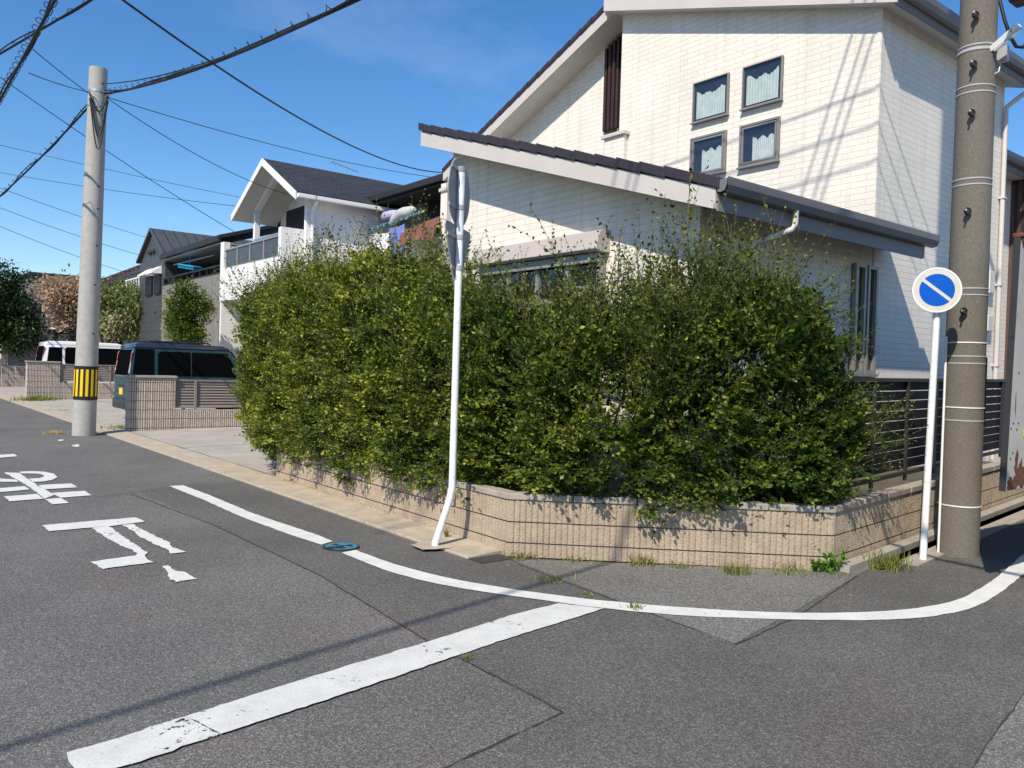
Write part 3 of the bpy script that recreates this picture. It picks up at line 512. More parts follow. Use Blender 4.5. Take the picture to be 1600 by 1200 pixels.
# narrow windows on the street side
for x0, x1 in ((3.04, 3.30), (3.345, 3.60)):
    w = MB().box((x0, -.012, 1.72), (x1, -.002, 3.09)).build('window', 'dark', H)
    mb = MB(); d = .06
    for a, b, c, e in ((x0, x0 + .045, 1.70, 3.10), (x1 - .045, x1, 1.70, 3.10), (x0 + .045, x1 - .045, 1.70, 1.745), (x0 + .045, x1 - .045, 3.055, 3.10)): mb.box((a, -.013 - d, c), (b, -.013, e))
    mb.box((x0 - .02, -.1, 1.66), (x1 + .02, -.013, 1.698)); mb.build('frame', 'bronze', w)
    MB().add([(x0 + .04, -.03, 1.74), (x1 - .04, -.03, 1.74), (x1 - .04, -.03, 3.06), (x0 + .04, -.03, 3.06)], [(0, 1, 2, 3)]).build('pane', 'glassd', w)
# main bay roof
OB, YM = .23, .27
mb = MB(); slab(mb, MXX - OB + .01, 7.95, -YM, 4.95, bay, .0, .02); mb.build('soffit', 'soffit', H)
mb = MB(); slab(mb, MXX - OB, 7.97, -YM, 4.97, bay, .022, .30); mb.build('roof', 'rtile', H)
mb = MB(); slab(mb, MXX - OB - .024, MXX - OB - .001, -YM - .05, 4.95, bay, -.015, .22); mb.build('rake_fascia', 'fascia', H)
mb = MB(); slab(mb, MXX - OB - .05, MXX - OB + .1, -YM - .1, 4.99, bay, .225, .34); mb.build('verge_tile', 'rtile', H)
zM = bay(-YM)
MB().box((MXX - OB, -YM - .024, zM - .03), (7.97, -YM - .001, zM + .2)).build('eave_fascia', 'fascia_dark', H)
gutter(H, MXX - OB - .03, 8.0, -YM - .026, zM + .09)
mb = MB(); mb.tube([(7.75, -YM - .09, zM + .05), (7.75, -YM - .09, zM - .05), (7.68, -.2, zM - .16), (7.52, -.055, zM - .34), (7.5, -.055, zM - .5), (7.5, -.055, .4)], .036, 10)
for z in (1.9, 3.2, 4.6): mb.box((7.455, -.1, z), (7.545, -.002, z + .03))
mb.build('downpipe', 'fascia', H, smooth=True)
# left wing roof
OL = .5
mb = MB(); slab(mb, BK - OL + .01, 7.6, 4.6, 10.2, lef, .0, .02); mb.build('soffit', 'soffit', H)
mb = MB(); slab(mb, BK - OL, 7.62, 4.62, 10.25, lef, .022, .2); mb.build('roof', 'rtile', H)
mb = MB(); slab(mb, BK - OL - .024, BK - OL - .001, 4.78, 10.2, lef, -.012, .2); mb.build('rake_fascia', 'fascia', H)
mb = MB(); k = 18
for i in range(k):
    y0 = 4.8 + 5.4 * i / k; y1 = y0 + 5.4 / k + .01
    mb.hexa([(BK - OL - .05, y0, lef(y0) + .2), (BK - OL + .1, y0, lef(y0) + .2), (BK - OL + .1, y1, lef(y1) + .185), (BK - OL - .05, y1, lef(y1) + .185), (BK - OL - .05, y0, lef(y0) + .29), (BK - OL + .1, y0, lef(y0) + .29), (BK - OL + .1, y1, lef(y1) + .27), (BK - OL - .05, y1, lef(y1) + .27)])
mb.build('verge_tile', 'rtile', H)
# louvre over the recessed balcony, and the capped parapet stub
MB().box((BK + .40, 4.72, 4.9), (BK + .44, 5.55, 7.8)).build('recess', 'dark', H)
lv = MB()
for i in range(8): y = 4.80 + i * .104; lv.box((BK - .05, y - .03, 6.13), (BK + .02, y + .03, lef(y) - .06))
for z in (6.25, 7.2): lv.box((BK + .022, 4.76, z), (BK + .05, 5.53, z + .05))
lv.build('louver', 'louver', H, bevel=.006)
st = MB().box((MXX - .10, 4.50, 4.6), (MXX - .002, 4.98, 5.76)).build('parapet', 'siding', H); MB().box((MXX - .15, 4.46, 5.762), (MXX + .05, 5.03, 5.83)).build('parapet_cap', 'fascia', st, bevel=.01)
for z, h in ((3.05, .36), (2.45, .25)): MB().box((7.05, -.09, z), (7.25, -.002, z + h)).build('meter_box', 'meter', H, bevel=.01)
# lower rear eave seen past the far corner
mb = MB(); mb.box((7.6, .3, 5.35), (10.6, 2, 5.45)); mb.build('rear_eave', 'soffit', H); MB().box((7.62, .27, 5.3), (10.6, .295, 5.5)).build('rear_fascia', 'fascia_dark', H); gutter(H, 7.62, 10.6, .268, 5.43)
MB().box((7.6, .6, 0), (10.4, 2, 5.349)).build('rear_wing_wall', 'siding', H)

# ================================================================== UTILITY POLES AND SIGNS
def ring(mb, c, r, z, h, n=28, mi=0): mb.tube([(c[0], c[1], z), (c[0], c[1], z + h)], r, n, mi); return mb
lp0, lp1 = V(-3.22, 13.15, 0), V(-3.11, 13.06, 7.53)
lpc = lambda z: lp0 + (lp1 - lp0) * z / 7.53
lpr = lambda z: .222 - .05 * z / 7.53
t = thing('utility_pole', lp0, 'pale smooth concrete utility pole with yellow and black striped sleeve on the left', 'utility pole')
mb = MB(); zs = np.linspace(-.05, 7.53, 14); mb.tube([lpc(z) for z in zs], [lpr(z) for z in zs], 40); mb.build('shaft', 'pole_l', t, smooth=True)
sv = MB().tube([lpc(.74), lpc(1.43)], [lpr(.74) + .008, lpr(1.43) + .008], 48).build('sleeve', 'rblack', t, smooth=True)
mb = MB(); r0 = lpr(1.1) + .0095
for k in range(14):
    a0 = 2 * math.pi * k / 14; 
    A = [a0 + .235 * j / 4 for j in range(5)]
    vs = [tuple(lpc(z) + V((lpr(z) + .0115) * math.cos(a), (lpr(z) + .0115) * math.sin(a), 0)) for z in (.81, 1.36) for a in A]; mb.add(vs, [(j, j + 1, 5 + j + 1, 5 + j) for j in range(4)])
mb.build('yellow_stripe', 'yellow', sv)
MB().tube([lpc(6.72), lpc(6.77)], lpr(6.72) + .008, 32).build('band', 'steel', t)
mb = MB(); mb.tube([lpc(7.02), lpc(7.07)], lpr(7.02) + .008, 32)
mb.box(tuple(lpc(7.02) + V(.15, -.2, 0)), tuple(lpc(7.1) + V(.24, -.12, 0))); mb.build('band', 'steel', t)
toC = V(-.19, -.98, 0); sdv = V(.98, -.19, 0)
mb = MB()
for z in (7.2, 6.3, 5.1, 4.65, 3.9, 3.1, 2.1):
    q = lpc(z) + toC * lpr(z) * .88 + sdv * lpr(z) * .47; mb.disc(q - toC * .02, toC, .018, .03, 10)
mb.build('bolt_hole', 'dark', t)
for dz, sg in ((0, 1), (.12, 1), (.05, -1)):
    q = lpc(6.95) + toC * .19; mb = MB(); P = []
    for k in range(15):
        u = k / 14; P.append(lpc(6.97 - dz) + toC * (.2 + .05 * math.sin(u * 3.1)) + sdv * (.2 - .34 * u) + V(0, 0, -1.1 * math.sin(u * math.pi) ** 1.3 * (1 if sg > 0 else .35) * (.8 + dz)))
    mb.tube(P, .014, 6); mb.build('cable_loop', 'cable', t, smooth=True)

rp = V(1.262, -2.142, 0); rr = lambda z: .178 - .0042 * z
t = thing('utility_pole', rp, 'old speckled brown concrete utility pole with step bolts beside the round sign', 'utility pole')
mb = MB(); zs = np.linspace(-.05, 12.5, 20); mb.tube([rp + V(0, 0, z) for z in zs], [rr(z) for z in zs], 44); mb.build('shaft', 'pole_r', t, smooth=True)
rz = lambda y, x=1500: 1.6 + (608 - y) / FPX * 7.62
for y in (90, 152, 162, 294, 303, 462, 472, 566, 577, 665):
    z = rz(y); ring(MB(), rp, rr(z) + .004, z, .012, 36).build('band', 'clamp', t)
for y in (545, 645, 797):
    z = rz(y); ring(MB(), rp, rr(z) + .0055, z, .011, 36).build('tie', 'white', t)
fz = V(-.977, -.21, 0)
for y in (48, 122, 196, 345, 497):
    z = rz(y); q = rp + fz * rr(z) * .97 + V(.01, -.01, z)
    b = MB().tube([q, q + fz * .14], .009, 8).build('step_bolt', 'steel', t)
    mb = MB(); P = [q + fz * .06 + .026 * (math.cos(a) * V(.8, -.6, 0) + math.sin(a) * V(0, 0, 1)) for a in np.linspace(0, 6.3, 14)]; mb.tube(P, .011, 6, cap=False); mb.build('bolt_ring', 'cable', b, smooth=True)
cdt = rp + V(-.78, .3, 0) * .0 + V(-.165, .10, 0) * 1.02
mb = MB(); mb.tube([cdt + V(0, 0, z) for z in (0, .8, 1.6, 2.0, 2.04)] , .011, 10); mb.build('conduit', 'white', t, smooth=True)
q = rp + V(.148, -.118, 0) * 1.0
mb = MB(); n_ = V(.78, -.62, 0)
A = np.linspace(-1.28, -.60, 6)
for (za, zb, mi, off) in ((rz(672), rz(566), 0, .010),):
    vs = [(rp[0] + (rr(1.5) + off) * math.cos(a), rp[1] + (rr(1.5) + off) * math.sin(a), z) for z in (za, zb) for a in A]; mb.add(vs, [(j, j + 1, 6 + j + 1, 6 + j) for j in range(5)])
    vs = [(rp[0] + (rr(1.5) + off - .006) * math.cos(a), rp[1] + (rr(1.5) + off - .006) * math.sin(a), z) for z in (za, zb) for a in A]; mb.add(vs, [(j + 1, j, 6 + j, 6 + j + 1) for j in range(5)])
bp_ = mb.build('name_plate', 'bluetape', t)
mb = MB()
for i, zc in enumerate((1.80, 1.70, 1.61, 1.52, 1.42)):
    for j, (da, dz, wa, hz) in enumerate(((0, .03, .11, .008), (0, -.005, .11, .008), (.0, 0, .02, .04), (-.04, -.03, .03, .02))):
        a = -1.02 + da; r = rr(1.5) + .0125; AA = [a - wa / 2, a + wa / 2]
        vs = [(rp[0] + r * math.cos(k), rp[1] + r * math.sin(k), z) for z in (zc + dz - hz / 2, zc + dz + hz / 2) for k in AA]; mb.add(vs, [(0, 1, 3, 2)])
mb.build('lettering', 'white', bp_)
mb = MB(); z = rz(98); ring(mb, rp, rr(z) + .006, z, .026, 36); mb.box((rp[0] + .14, rp[1] - .2, z - .06), (rp[0] + .2, rp[1] - .1, z + .08)); mb.build('strap', 'clamp', t)
q0, q1 = at(1549, 78, 7.45), at(1592, 40, 7.25)
lmp = MB().bar(q0, q1, .12, .045, (-.3, -.4, 1)).build('lamp_head', 'white', t, bevel=.006)
MB().bar(q0 + (q1 - q0) * .05 + V(-.02, -.03, -.028), q0 + (q1 - q0) * .97 + V(-.02, -.03, -.028), .09, .02, (-.3, -.4, 1)).build('lamp_cover', 'lampw', lmp)
dq = (q1 - q0) / np.linalg.norm(q1 - q0); nf = np.cross(dq, V(.8, -.6, 0)); nf = V(-.62, -.78, -.1)
c_ = q0 + (q1 - q0) * .80; nn_ = CAM - c_; nn_ /= np.linalg.norm(nn_)
MB().disc(c_ + nn_ * .055, nn_, .022, .004, 20).build('red_mark', 'red', lmp)
mb = MB(); mb.tube([q0 + V(.02, 0, -.05), q0 + V(.08, -.05, -.12), q0 + V(.05, -.05, -.2), q0 + V(-.02, 0, -.25)], .008, 6); mb.build('lead_wire', 'steel', t, smooth=True)
t = thing('drop_cable', rp + V(0, 0, 6), 'black cable looping down right of the old utility pole at the top edge', 'cable')
mb = MB(); mb.tube([at(1556, -60, 7.6), at(1562, 0, 7.55), at(1570, 32, 7.5), at(1579, 58, 7.5), at(1588, 73, 7.5), at(1598, 74, 7.5), at(1612, 60, 7.5), at(1640, -10, 7.4)], .016, 8); mb.build('cable', 'cable', t, smooth=True)
q = at(1590, -8, 7.0); t = thing('cable_closure', q, 'small black box hanging at the top right corner of the sky', 'cable box')
MB().box(q - V(.07, .09, .07), q + V(.12, .05, .06)).build('case', 'rblack', t, bevel=.015); MB().tube([q + V(0, 0, .06), q + V(0, 0, .6), rp + V(.1, 0, 6.6)], .012, 6).build('hanger', 'cable', t)

# bent white pole with two sign plates seen from behind
sp0, sp1, sp2 = V(-2.806, .57, 0), V(-2.70, .485, .52), V(-2.70, .48, 3.38)
t = thing('traffic_sign', sp0, 'bent white pole carrying a round and a triangular sign seen from the back', 'road sign')
mb = MB(); mb.tube([sp0 - V(0, 0, .05), sp0 + V(0, 0, .05), sp0 + (sp1 - sp0) * .72, sp0 + (sp1 - sp0) * .9, sp1 + V(0, 0, .03), sp1 + V(0, 0, .12), (sp1 + sp2) / 2, sp2 - V(0, 0, .01), sp2], [.032] * 8 + [.026], 20); mb.build('pole', 'wpole', t, smooth=True)
ns = V(-.60, .80, 0); us = V(-.80, -.60, 0)          # plates face away up the street; us = to the left seen from behind
pc = sp2 + ns * .037
pc = pc - us * .075; c = V(pc[0], pc[1], 3.17)
d1 = MB().disc(c, ns, .30, .012, 56).build('round_plate', 'signback', t, smooth=True)
tri = []
c2 = V(pc[0], pc[1], 2.56)
R0 = .055
cor = [(-.38, .31), (.38, .31), (0, -.32)]
for k in range(3):
    p = np.array(cor[k]); a, b2_ = np.array(cor[k - 1]) - p, np.array(cor[(k + 1) % 3]) - p; a /= np.linalg.norm(a); b2_ /= np.linalg.norm(b2_)
    for u in np.linspace(0, 1, 7): s = p + a * R0 * 1.6 * (1 - u) ** 2 + b2_ * R0 * 1.6 * u ** 2; tri.append(c2 + us * s[0] + V(0, 0, s[1]))
d2 = MB().ext(tri, ns * .012).build('triangle_plate', 'signback', t)
for z, L, par in ((3.36, .17, d1), (3.02, .22, d1), (2.76, .24, d2), (2.49, .12, d2)):
    q = V(sp2[0], sp2[1], z) + ns * .032; MB().bar(q - us * L, q + us * L, .012, .03, (0, 0, 1)).build('stiffener', 'clamp', par)
    MB().tube([V(sp2[0], sp2[1], z - .02), V(sp2[0], sp2[1], z + .02)], .0365, 20).build('clamp', 'clamp', t)
MB().tube([V(sp2[0], sp2[1], 3.33), V(sp2[0], sp2[1], 3.375)], .034, 20).build('cap', 'clamp', t)
# round no-parking sign
np0, np1 = V(.655, -2.10, 0), V(.69, -2.125, 2.30)
t = thing('no_parking_sign', np0, 'round blue no parking sign with a pale slash on a slim white pole', 'road sign')
MB().tube([np0 - V(0, 0, .05), np0, np1, np1 + V(0, 0, .06)], [.031, .031, .03, .03], 20).build('pole', 'wpole', t, smooth=True)
cs = V(.672, -2.115, 2.425); nf = CAM - cs; nf[2] = 0; nf /= np.linalg.norm(nf); nf = V(nf[0] * .985 - nf[1] * .17, nf[1] * .985 + nf[0] * .17, .03); nf /= np.linalg.norm(nf)
cs = cs + nf * .04; rgt = np.cross(V(0, 0, 1), nf); rgt /= np.linalg.norm(rgt); upv = np.cross(nf, rgt)
pl = MB().disc(cs, nf, .197, .012, 64).build('plate', 'signwhite', t, smooth=True)
mb = MB(); A = np.linspace(0, 2 * math.pi, 65)
for k in range(64):
    vs = [cs + nf * h + (math.cos(a) * rgt + math.sin(a) * upv) * r for a in (A[k], A[k + 1]) for r, h in ((.187, .0126), (.187, .0145), (.200, .0145), (.200, -.002))]
    mb.add(vs, [(0, 4, 5, 1), (1, 5, 6, 2), (2, 6, 7, 3)])
mb.build('rim', 'signrim', pl)
mb = MB(); th0 = R_(-39); dd = .015; rb = .143       # two blue half discs left and right of the slash
for sgn in (1, -1):
    poly = []
    a_ = math.asin(dd / rb)
    for a in np.linspace(a_, math.pi - a_, 32): x, y = rb * math.cos(a), rb * math.sin(a) * sgn; poly.append(cs + nf * .0135 + rgt * (x * math.cos(th0) - y * math.sin(th0)) + upv * (x * math.sin(th0) + y * math.cos(th0)))
    mb.ext(poly if sgn > 0 else poly[::-1], nf * .001)
mb.build('symbol', 'blue', pl)
MB().bar(cs - nf * .012 - rgt * .12, cs - nf * .012 + rgt * .12, .012, .03).build('bracket', 'clamp', t)
# manhole
c = G(533, 856); t = thing('manhole_cover', c, 'small round iron cover with worn blue paint between the white lines', 'manhole cover')
MB().disc(c - V(0, 0, .02), (0, 0, 1), .158, .034, 40).build('frame', 'iron', t)
mb = MB(); 
def arc(mb, r0, r1, a0, a1, z, cx=0, cy=0, n=20):
    A = np.linspace(a0, a1, n); vs = [(c[0] + cx + r * math.cos(a), c[1] + cy + r * math.sin(a), z) for r in (r0, r1) for a in A]; mb.add(vs, [(i, n + i, n + i + 1, i + 1) for i in range(n - 1)])
arc(mb, .105, .142, -2.6, 3.0, .0165); arc(mb, .03, .105, .2, 1.5, .0165); arc(mb, .02, .105, 2.1, 2.9, .0165); arc(mb, .03, .10, -1.5, -.75, .0165)
mb.build('blue_paint', 'cyan', t)

# ================================================================== STEEL DOOR OF A PARKED TRUCK (right edge)
t = thing('cargo_truck', (1.1, -3.0, 0), 'grey weathered truck with its rusty steel rear door swung open at the right edge', 'truck')
dr = MB().hexa([(.03, -2.975, .79), (1.02, -2.975, .79), (1.02, -2.935, .79), (.03, -2.935, .79), (.13, -2.975, 2.74), (1.02, -2.975, 2.74), (1.02, -2.935, 2.74), (.13, -2.935, 2.74)]).build('rear_door', 'rust', t, bevel=.006)
mb = MB(); mb.bar((.022, -2.956, .79), (.122, -2.956, 2.74), .010, .046, (0, 1, 0)); mb.build('door_seal', 'charcoal', dr)
mb = MB(); mb.box((.12, -2.995, 2.741), (1.02, -2.92, 2.775)); mb.box((.15, -3.0, 2.70), (.26, -2.976, 2.74)); mb.build('top_edge', 'rustonly', dr, bevel=.008)
mb = MB()
for cx_, cz_, rx_, rz_ in ((.30, .90, .12, .10), (.15, .84, .09, .05), (.22, 1.03, .03, .07), (.16, 1.45, .008, .08), (.25, 2.68, .07, .02)):
    poly = []
    for a in np.linspace(0, 6.283, 28)[:-1]: k_ = 1 + RNG.normal(0, .22); poly.append((cx_ + rx_ * k_ * math.cos(a), -2.9765 - .0011 * rz_ * 100 / 3 * rx_, max(.795, cz_ + rz_ * k_ * math.sin(a))))
    mb.add(poly, [tuple(range(len(poly)))])
mb.build('rust_patch', 'rustonly', dr)
mb = MB(); mb.tube([(.62, -3.0, .9), (.62, -3.0, 2.65)], .014, 10); mb.build('lock_rod', 'steel', dr)
MB().box((.33, -2.981, 1.20), (.375, -2.978, 1.27)).build('sticker', 'sticker', dr)
mb = MB()
for x, z in ((.09, 1.27), (.13, 1.31), (.2, 1.26), (.23, 1.31), (.1, 1.04), (.14, 1.08), (.05, 2.0), (.2, 1.7)): mb.disc((x, -2.975, z), (0, -1, 0), .008, .004, 8)
mb.build('rivet', 'charcoal', dr)
mb = MB(); mb.box((1.04, -4.75, .80), (4.6, -2.94, 2.74)); mb.build('cargo_box', 'rust', t, bevel=.01)
mb = MB(); mb.box((1.1, -4.5, .5), (6.4, -3.2, .78)); mb.build('chassis', 'plastic', t)
mb = MB(); mb.ext([(4.75, -4.7, .5), (6.5, -4.7, .5), (6.5, -4.7, 1.3), (6.1, -4.7, 2.2), (4.75, -4.7, 2.25)], (0, 1.7, 0)); mb.build('cab', 'carwhite', t, bevel=.05)
for x in (1.9, 5.7):
    for y0, y1 in ((-4.7, -4.45), (-3.25, -3.0)): MB().tube([(x, y0, .38), (x, y1, .38)], .38, 24).build('wheel', 'rubber', t)

# ================================================================== NEIGHBOURS' BOUNDARY WALLS
def boundary(Y, x0, xp, x1, hp, hl, label, fm, z0=.0, brk=.2, posts=(.35, 1.45, 2.6), ft=None, pz=.03, panel='taupe'):
    t = thing('block_wall', (x0, Y, 0), label, 'wall'); J = tuple(np.arange(.10, hp, brk))
    mb = MB(); wall_run(mb, V(x0, Y), V(xp, Y), z0, hp, .048, .03, J, .3, square=True); wall_run(mb, V(xp, Y + .01), V(x1, Y + .01), z0, hl, .048, .03, J, .14, square=True); wall_run(mb, V(x0, Y + .30), V(x0, Y), z0, hp, .045, .01, J, .1)
    mb.add([(xp, Y, hl), (xp, Y + .3, hl), (xp, Y + .3, hp), (xp, Y, hp)], [(0, 1, 2, 3)]); mb.add([(x0, Y + .03, hp), (xp, Y + .03, hp), (xp, Y + .3, hp), (x0, Y + .3, hp)], [(0, 1, 2, 3)]); mb.add([(xp, Y + .03, hl), (x1, Y + .03, hl), (x1, Y + .15, hl), (xp, Y + .15, hl)], [(0, 1, 2, 3)])
    mb.build('blockwork', ['greyblock', 'blockjoint'], t)
    MB().box((x0 - .03, Y - .03, hp + .002), (xp + .03, Y + .33, hp + .055)).build('cap', 'coping', t, bevel=.008)
    f = thing('x', (0, 0, 0), '', ''); bpy.data.objects.remove(f)
    zt = hp - .06 if ft is None else ft; zb = hl + .07; k = 9; h = (zt - zb) / k; mb = MB(); L = x1 - xp - .02
    for i in range(k):
        z = zb + i * h; mb.hexa([(xp + .01, Y + .06, z), (x1, Y + .06, z), (x1, Y + .075, z), (xp + .01, Y + .075, z), (xp + .01, Y + .095, z + h * .96), (x1, Y + .095, z + h * .96), (x1, Y + .11, z + h * .96), (xp + .01, Y + .11, z + h * .96)])
    p = mb.build('louvre_panel', panel, t)
    mb = MB(); mb.box((xp + .01, Y + .045, zt), (x1, Y + .115, zt + .035)); mb.box((xp + .01, Y + .045, zb - .03), (x1, Y + .115, zb)); mb.build('rail', panel, p)
    for s in posts: MB().box((xp + s, Y + .02, hl + .001), (xp + s + .05, Y + .058, zt + .02)).build('fence_post', panel, t)
    return t
boundary(13.40, -2.31, -1.345, 6.5, 1.20, .50, 'grey ribbed block wall with taupe louvred fence right in front of the teal van', None, posts=(.42, 2.05, 3.7, 5.3))
boundary(27.7, -2.28, -1.24, 8.0, 1.38, .68, 'grey ribbed block wall with grey louvred fence right in front of the white van', None, posts=(.55, 1.65, 2.8, 4.5), panel='taupe')
boundary(41.0, -1.55, -1.27, 6.0, 2.18, 1.05, 'farthest ribbed block wall with grey louvred panel at the left edge', None, posts=(1.9, 3.3), panel='greyfence')

# ================================================================== VANS
def van(name, base, L, Wd, Hh, body, roof, label, belt=1.0, rails=True, plate=True, hood=True, mirror=True, kei=True):
    t = thing(name, base, label, 'van'); bx, by, bz = base; k = Hh / 1.8; f = L / 3.4
    ins = lambda z: max(0., z - belt * k) * .105
    rear = lambda z: .0 + max(0., z - belt * k) * .14 + max(0, .55 - z) * .12
    def P(x, s, z): i = ins(z); return (bx + x, by + (i if s == 0 else Wd - i), bz + z)
    prof = [(.06, .30), (.005, .50), (0, .85), (rear(belt * k), belt * k), (rear(1.66 * k), 1.66 * k), (2.46 * f, 1.66 * k), (2.62 * f, 1.45 * k), (2.86 * f, 1.10 * k), (3.22 * f, 1.0 * k), (3.38 * f, .86 * k), (3.40 * f, .45), (3.34 * f, .28)]
    n = len(prof); mb = MB(); mb.add([P(x, 0, z) for x, z in prof] + [P(x, 1, z) for x, z in prof], [tuple(range(n)), tuple(range(2 * n - 1, n - 1, -1))] + [((i + 1) % n, i, n + i, n + (i + 1) % n) for i in range(n)])
    mb.build('body', body, t, bevel=.035, seg=3, smooth=True)
    rz0 = 1.655 * k; mb = MB(); a = rear(rz0)
    pr = [(a - .005, rz0), (a + .03, 1.74 * k), (a + .16, 1.79 * k), (1.2 * f, 1.80 * k), (2.26 * f, 1.785 * k), (2.44 * f, 1.73 * k), (2.50 * f, rz0)]
    n = len(pr); mb.add([P(x, 0, z) for x, z in pr] + [P(x, 1, z) for x, z in pr], [tuple(range(n)), tuple(range(2 * n - 1, n - 1, -1))] + [((i + 1) % n, i, n + i, n + (i + 1) % n) for i in range(n)])
    rf = mb.build('roof', roof, t, bevel=.04, seg=3, smooth=True)
    if rails:
        for s in (0, 1):
            y = by + (.16 if s == 0 else Wd - .16); mb = MB(); mb.tube([(bx + .45, y, bz + 1.80 * k), (bx + .5, y, bz + 1.835 * k), (bx + 1.9 * f, y, bz + 1.835 * k), (bx + 1.98 * f, y, bz + 1.79 * k)], .018, 8); mb.build('roof_rail', 'plastic', rf, smooth=True)
    def side(name_, poly, m, off=.006, s=0, par=t, th=.012):
        ps = []
        for x, z in poly: q = P(x, s, z); ps.append(V(q[0], q[1] - off if s == 0 else q[1] + off, q[2]))
        return MB().ext(ps if s == 0 else ps[::-1], (0, th if s == 0 else -th, 0)).build(name_, m, par, bevel=.0)
    b = belt * k + .02; tp = 1.60 * k
    for s in (0, 1):
        d = side('sliding_door', [(.64 * f, .40), (.60 * f, .9), (.60 * f, b - .05), (.61 * f, 1.655 * k), (1.46 * f, 1.655 * k), (1.46 * f, .40)], body, .004, s)
        side('window', [(.68 * f, b + .03), (.66 * f, b + .1), (.67 * f, tp - .06), (.73 * f, tp), (1.44 * f, tp), (1.455 * f, tp - .03), (1.455 * f, b + .01), (.74 * f, b)], 'cargl', .009, s, d)
        side('handle', [(1.12 * f, b - .13), (1.12 * f, b - .09), (1.32 * f, b - .09), (1.32 * f, b - .13)], 'plastic', .02, s, d)
        d = side('front_door', [(1.475 * f, .40), (1.475 * f, 1.655 * k), (2.41 * f, 1.655 * k), (2.55 * f, 1.45 * k), (2.76 * f, 1.08 * k), (2.72 * f, .55), (2.5 * f, .40)], body, .004, s)
        side('window', [(1.485 * f, b + .01), (1.485 * f, tp), (2.37 * f, tp), (2.47 * f, 1.45 * k), (2.63 * f, 1.14 * k), (2.60 * f, b)], 'cargl', .009, s, d)
        side('handle', [(1.56 * f, b - .13), (1.56 * f, b - .09), (1.76 * f, b - .09), (1.76 * f, b - .13)], 'plastic', .02, s, d)
        side('quarter_window', [(rear(b) + (.08 if rails else .16), b), (rear(tp) + (.06 if rails else .14), tp + (.05 if rails else -.02)), (.585 * f, tp + (.05 if rails else -.02)), (.585 * f, b)], 'cargl', .008, s)
        for wx in (.52 * f, 2.85 * f):
            w_ = MB().tube([(bx + wx, by + (.0 if s == 0 else Wd - .16), bz + .28), (bx + wx, by + (.16 if s == 0 else Wd), bz + .28)], .28, 26).build('wheel', 'rubber', t, smooth=True)
            yy = by - .004 if s == 0 else by + Wd + .004; MB().disc((bx + wx, yy, bz + .28), (0, -1 if s == 0 else 1, 0), .19, .01, 24).build('rim', 'rim', w_)
            A = np.linspace(0, math.pi, 14); side('wheel_arch', [(wx + .34 * math.cos(q), .29 + .34 * math.sin(q)) for q in A], 'plastic', .003, s)
    def back(name_, y0, y1, z0, z1, m, off=.008, par=t, rnd=0):
        i0, i1 = ins(z0), ins(z1); ps = [(bx + rear(z0) - off, by + y0 + i0, bz + z0), (bx + rear(z0) - off, by + y1 - i0, bz + z0), (bx + rear(z1) - off, by + y1 - i1, bz + z1), (bx + rear(z1) - off, by + y0 + i1, bz + z1)]
        return MB().ext([np.array(q) for q in ps[::-1]], (.014, 0, 0)).build(name_, m, par, bevel=.004)
    hd = back('tailgate', .10, Wd - .10, .52, b - .03, body, .005)
    back('rear_window', .06, Wd - .06, b + .0, tp + .02, 'cargl', .010, hd)
    back('grip', .45, Wd - .45, .80, .86, 'plastic', .016, hd)
    if plate: back('licence_plate', .56, .88, .60, .77, 'plate', .02, hd)
    for y0 in (.015, Wd - .115):
        l = back('tail_lamp', y0, y0 + .1, b + .06, tp - .02, 'lampw', .010); back('brake_light', y0 + .015, y0 + .08, b + .18, tp - .05, 'red', .018, l); back('indicator', y0 + .02, y0 + .08, b + .06, b + .12, 'red', .018, l)
    mb = MB(); mb.box((bx - .05, by + .02, bz + .24), (bx + .12, by + Wd - .02, bz + .50)); mb.build('bumper', 'plastic', t, bevel=.05, seg=3, smooth=True)
    mb = MB(); mb.box((bx + 3.3 * f, by + .03, bz + .24), (bx + 3.46 * f, by + Wd - .03, bz + .52)); mb.build('front_bumper', 'plastic', t, bevel=.04)
    mb = MB(); ps = [(bx + 2.50 * f, by + ins(1.6 * k) + .06, bz + 1.63 * k), (bx + 2.50 * f, by + Wd - ins(1.6 * k) - .06, bz + 1.63 * k), (bx + 2.84 * f, by + Wd - .1, bz + 1.13 * k), (bx + 2.84 * f, by + .1, bz + 1.13 * k)]
    mb.ext([np.array(q) + V(.02, 0, .02) for q in ps], (.01, 0, .008)); mb.build('windscreen', 'cargl', t)
    for s in (0, 1):
        y = by - .16 if s == 0 else by + Wd + .16; mb = MB(); mb.box((bx + 2.5 * f, y - .05, bz + 1.08 * k), (bx + 2.62 * f, y + .09, bz + 1.24 * k)); mb.build('mirror', body, t, bevel=.03)
    return t
van('parked_van', (-1.70, 16.0, .10), 3.45, 1.5, 1.93, 'teal', 'vroof', 'teal boxy van with dark roof and yellow plate parked behind the low block wall')
t = van('parked_van', (-1.34, 30.9, .12), 4.1, 1.7, 2.12, 'carwhite', 'carwhite', 'white boxy van parked behind the striped utility pole', rails=False, plate=False)
q = on(205, 548, 1, 30.7)

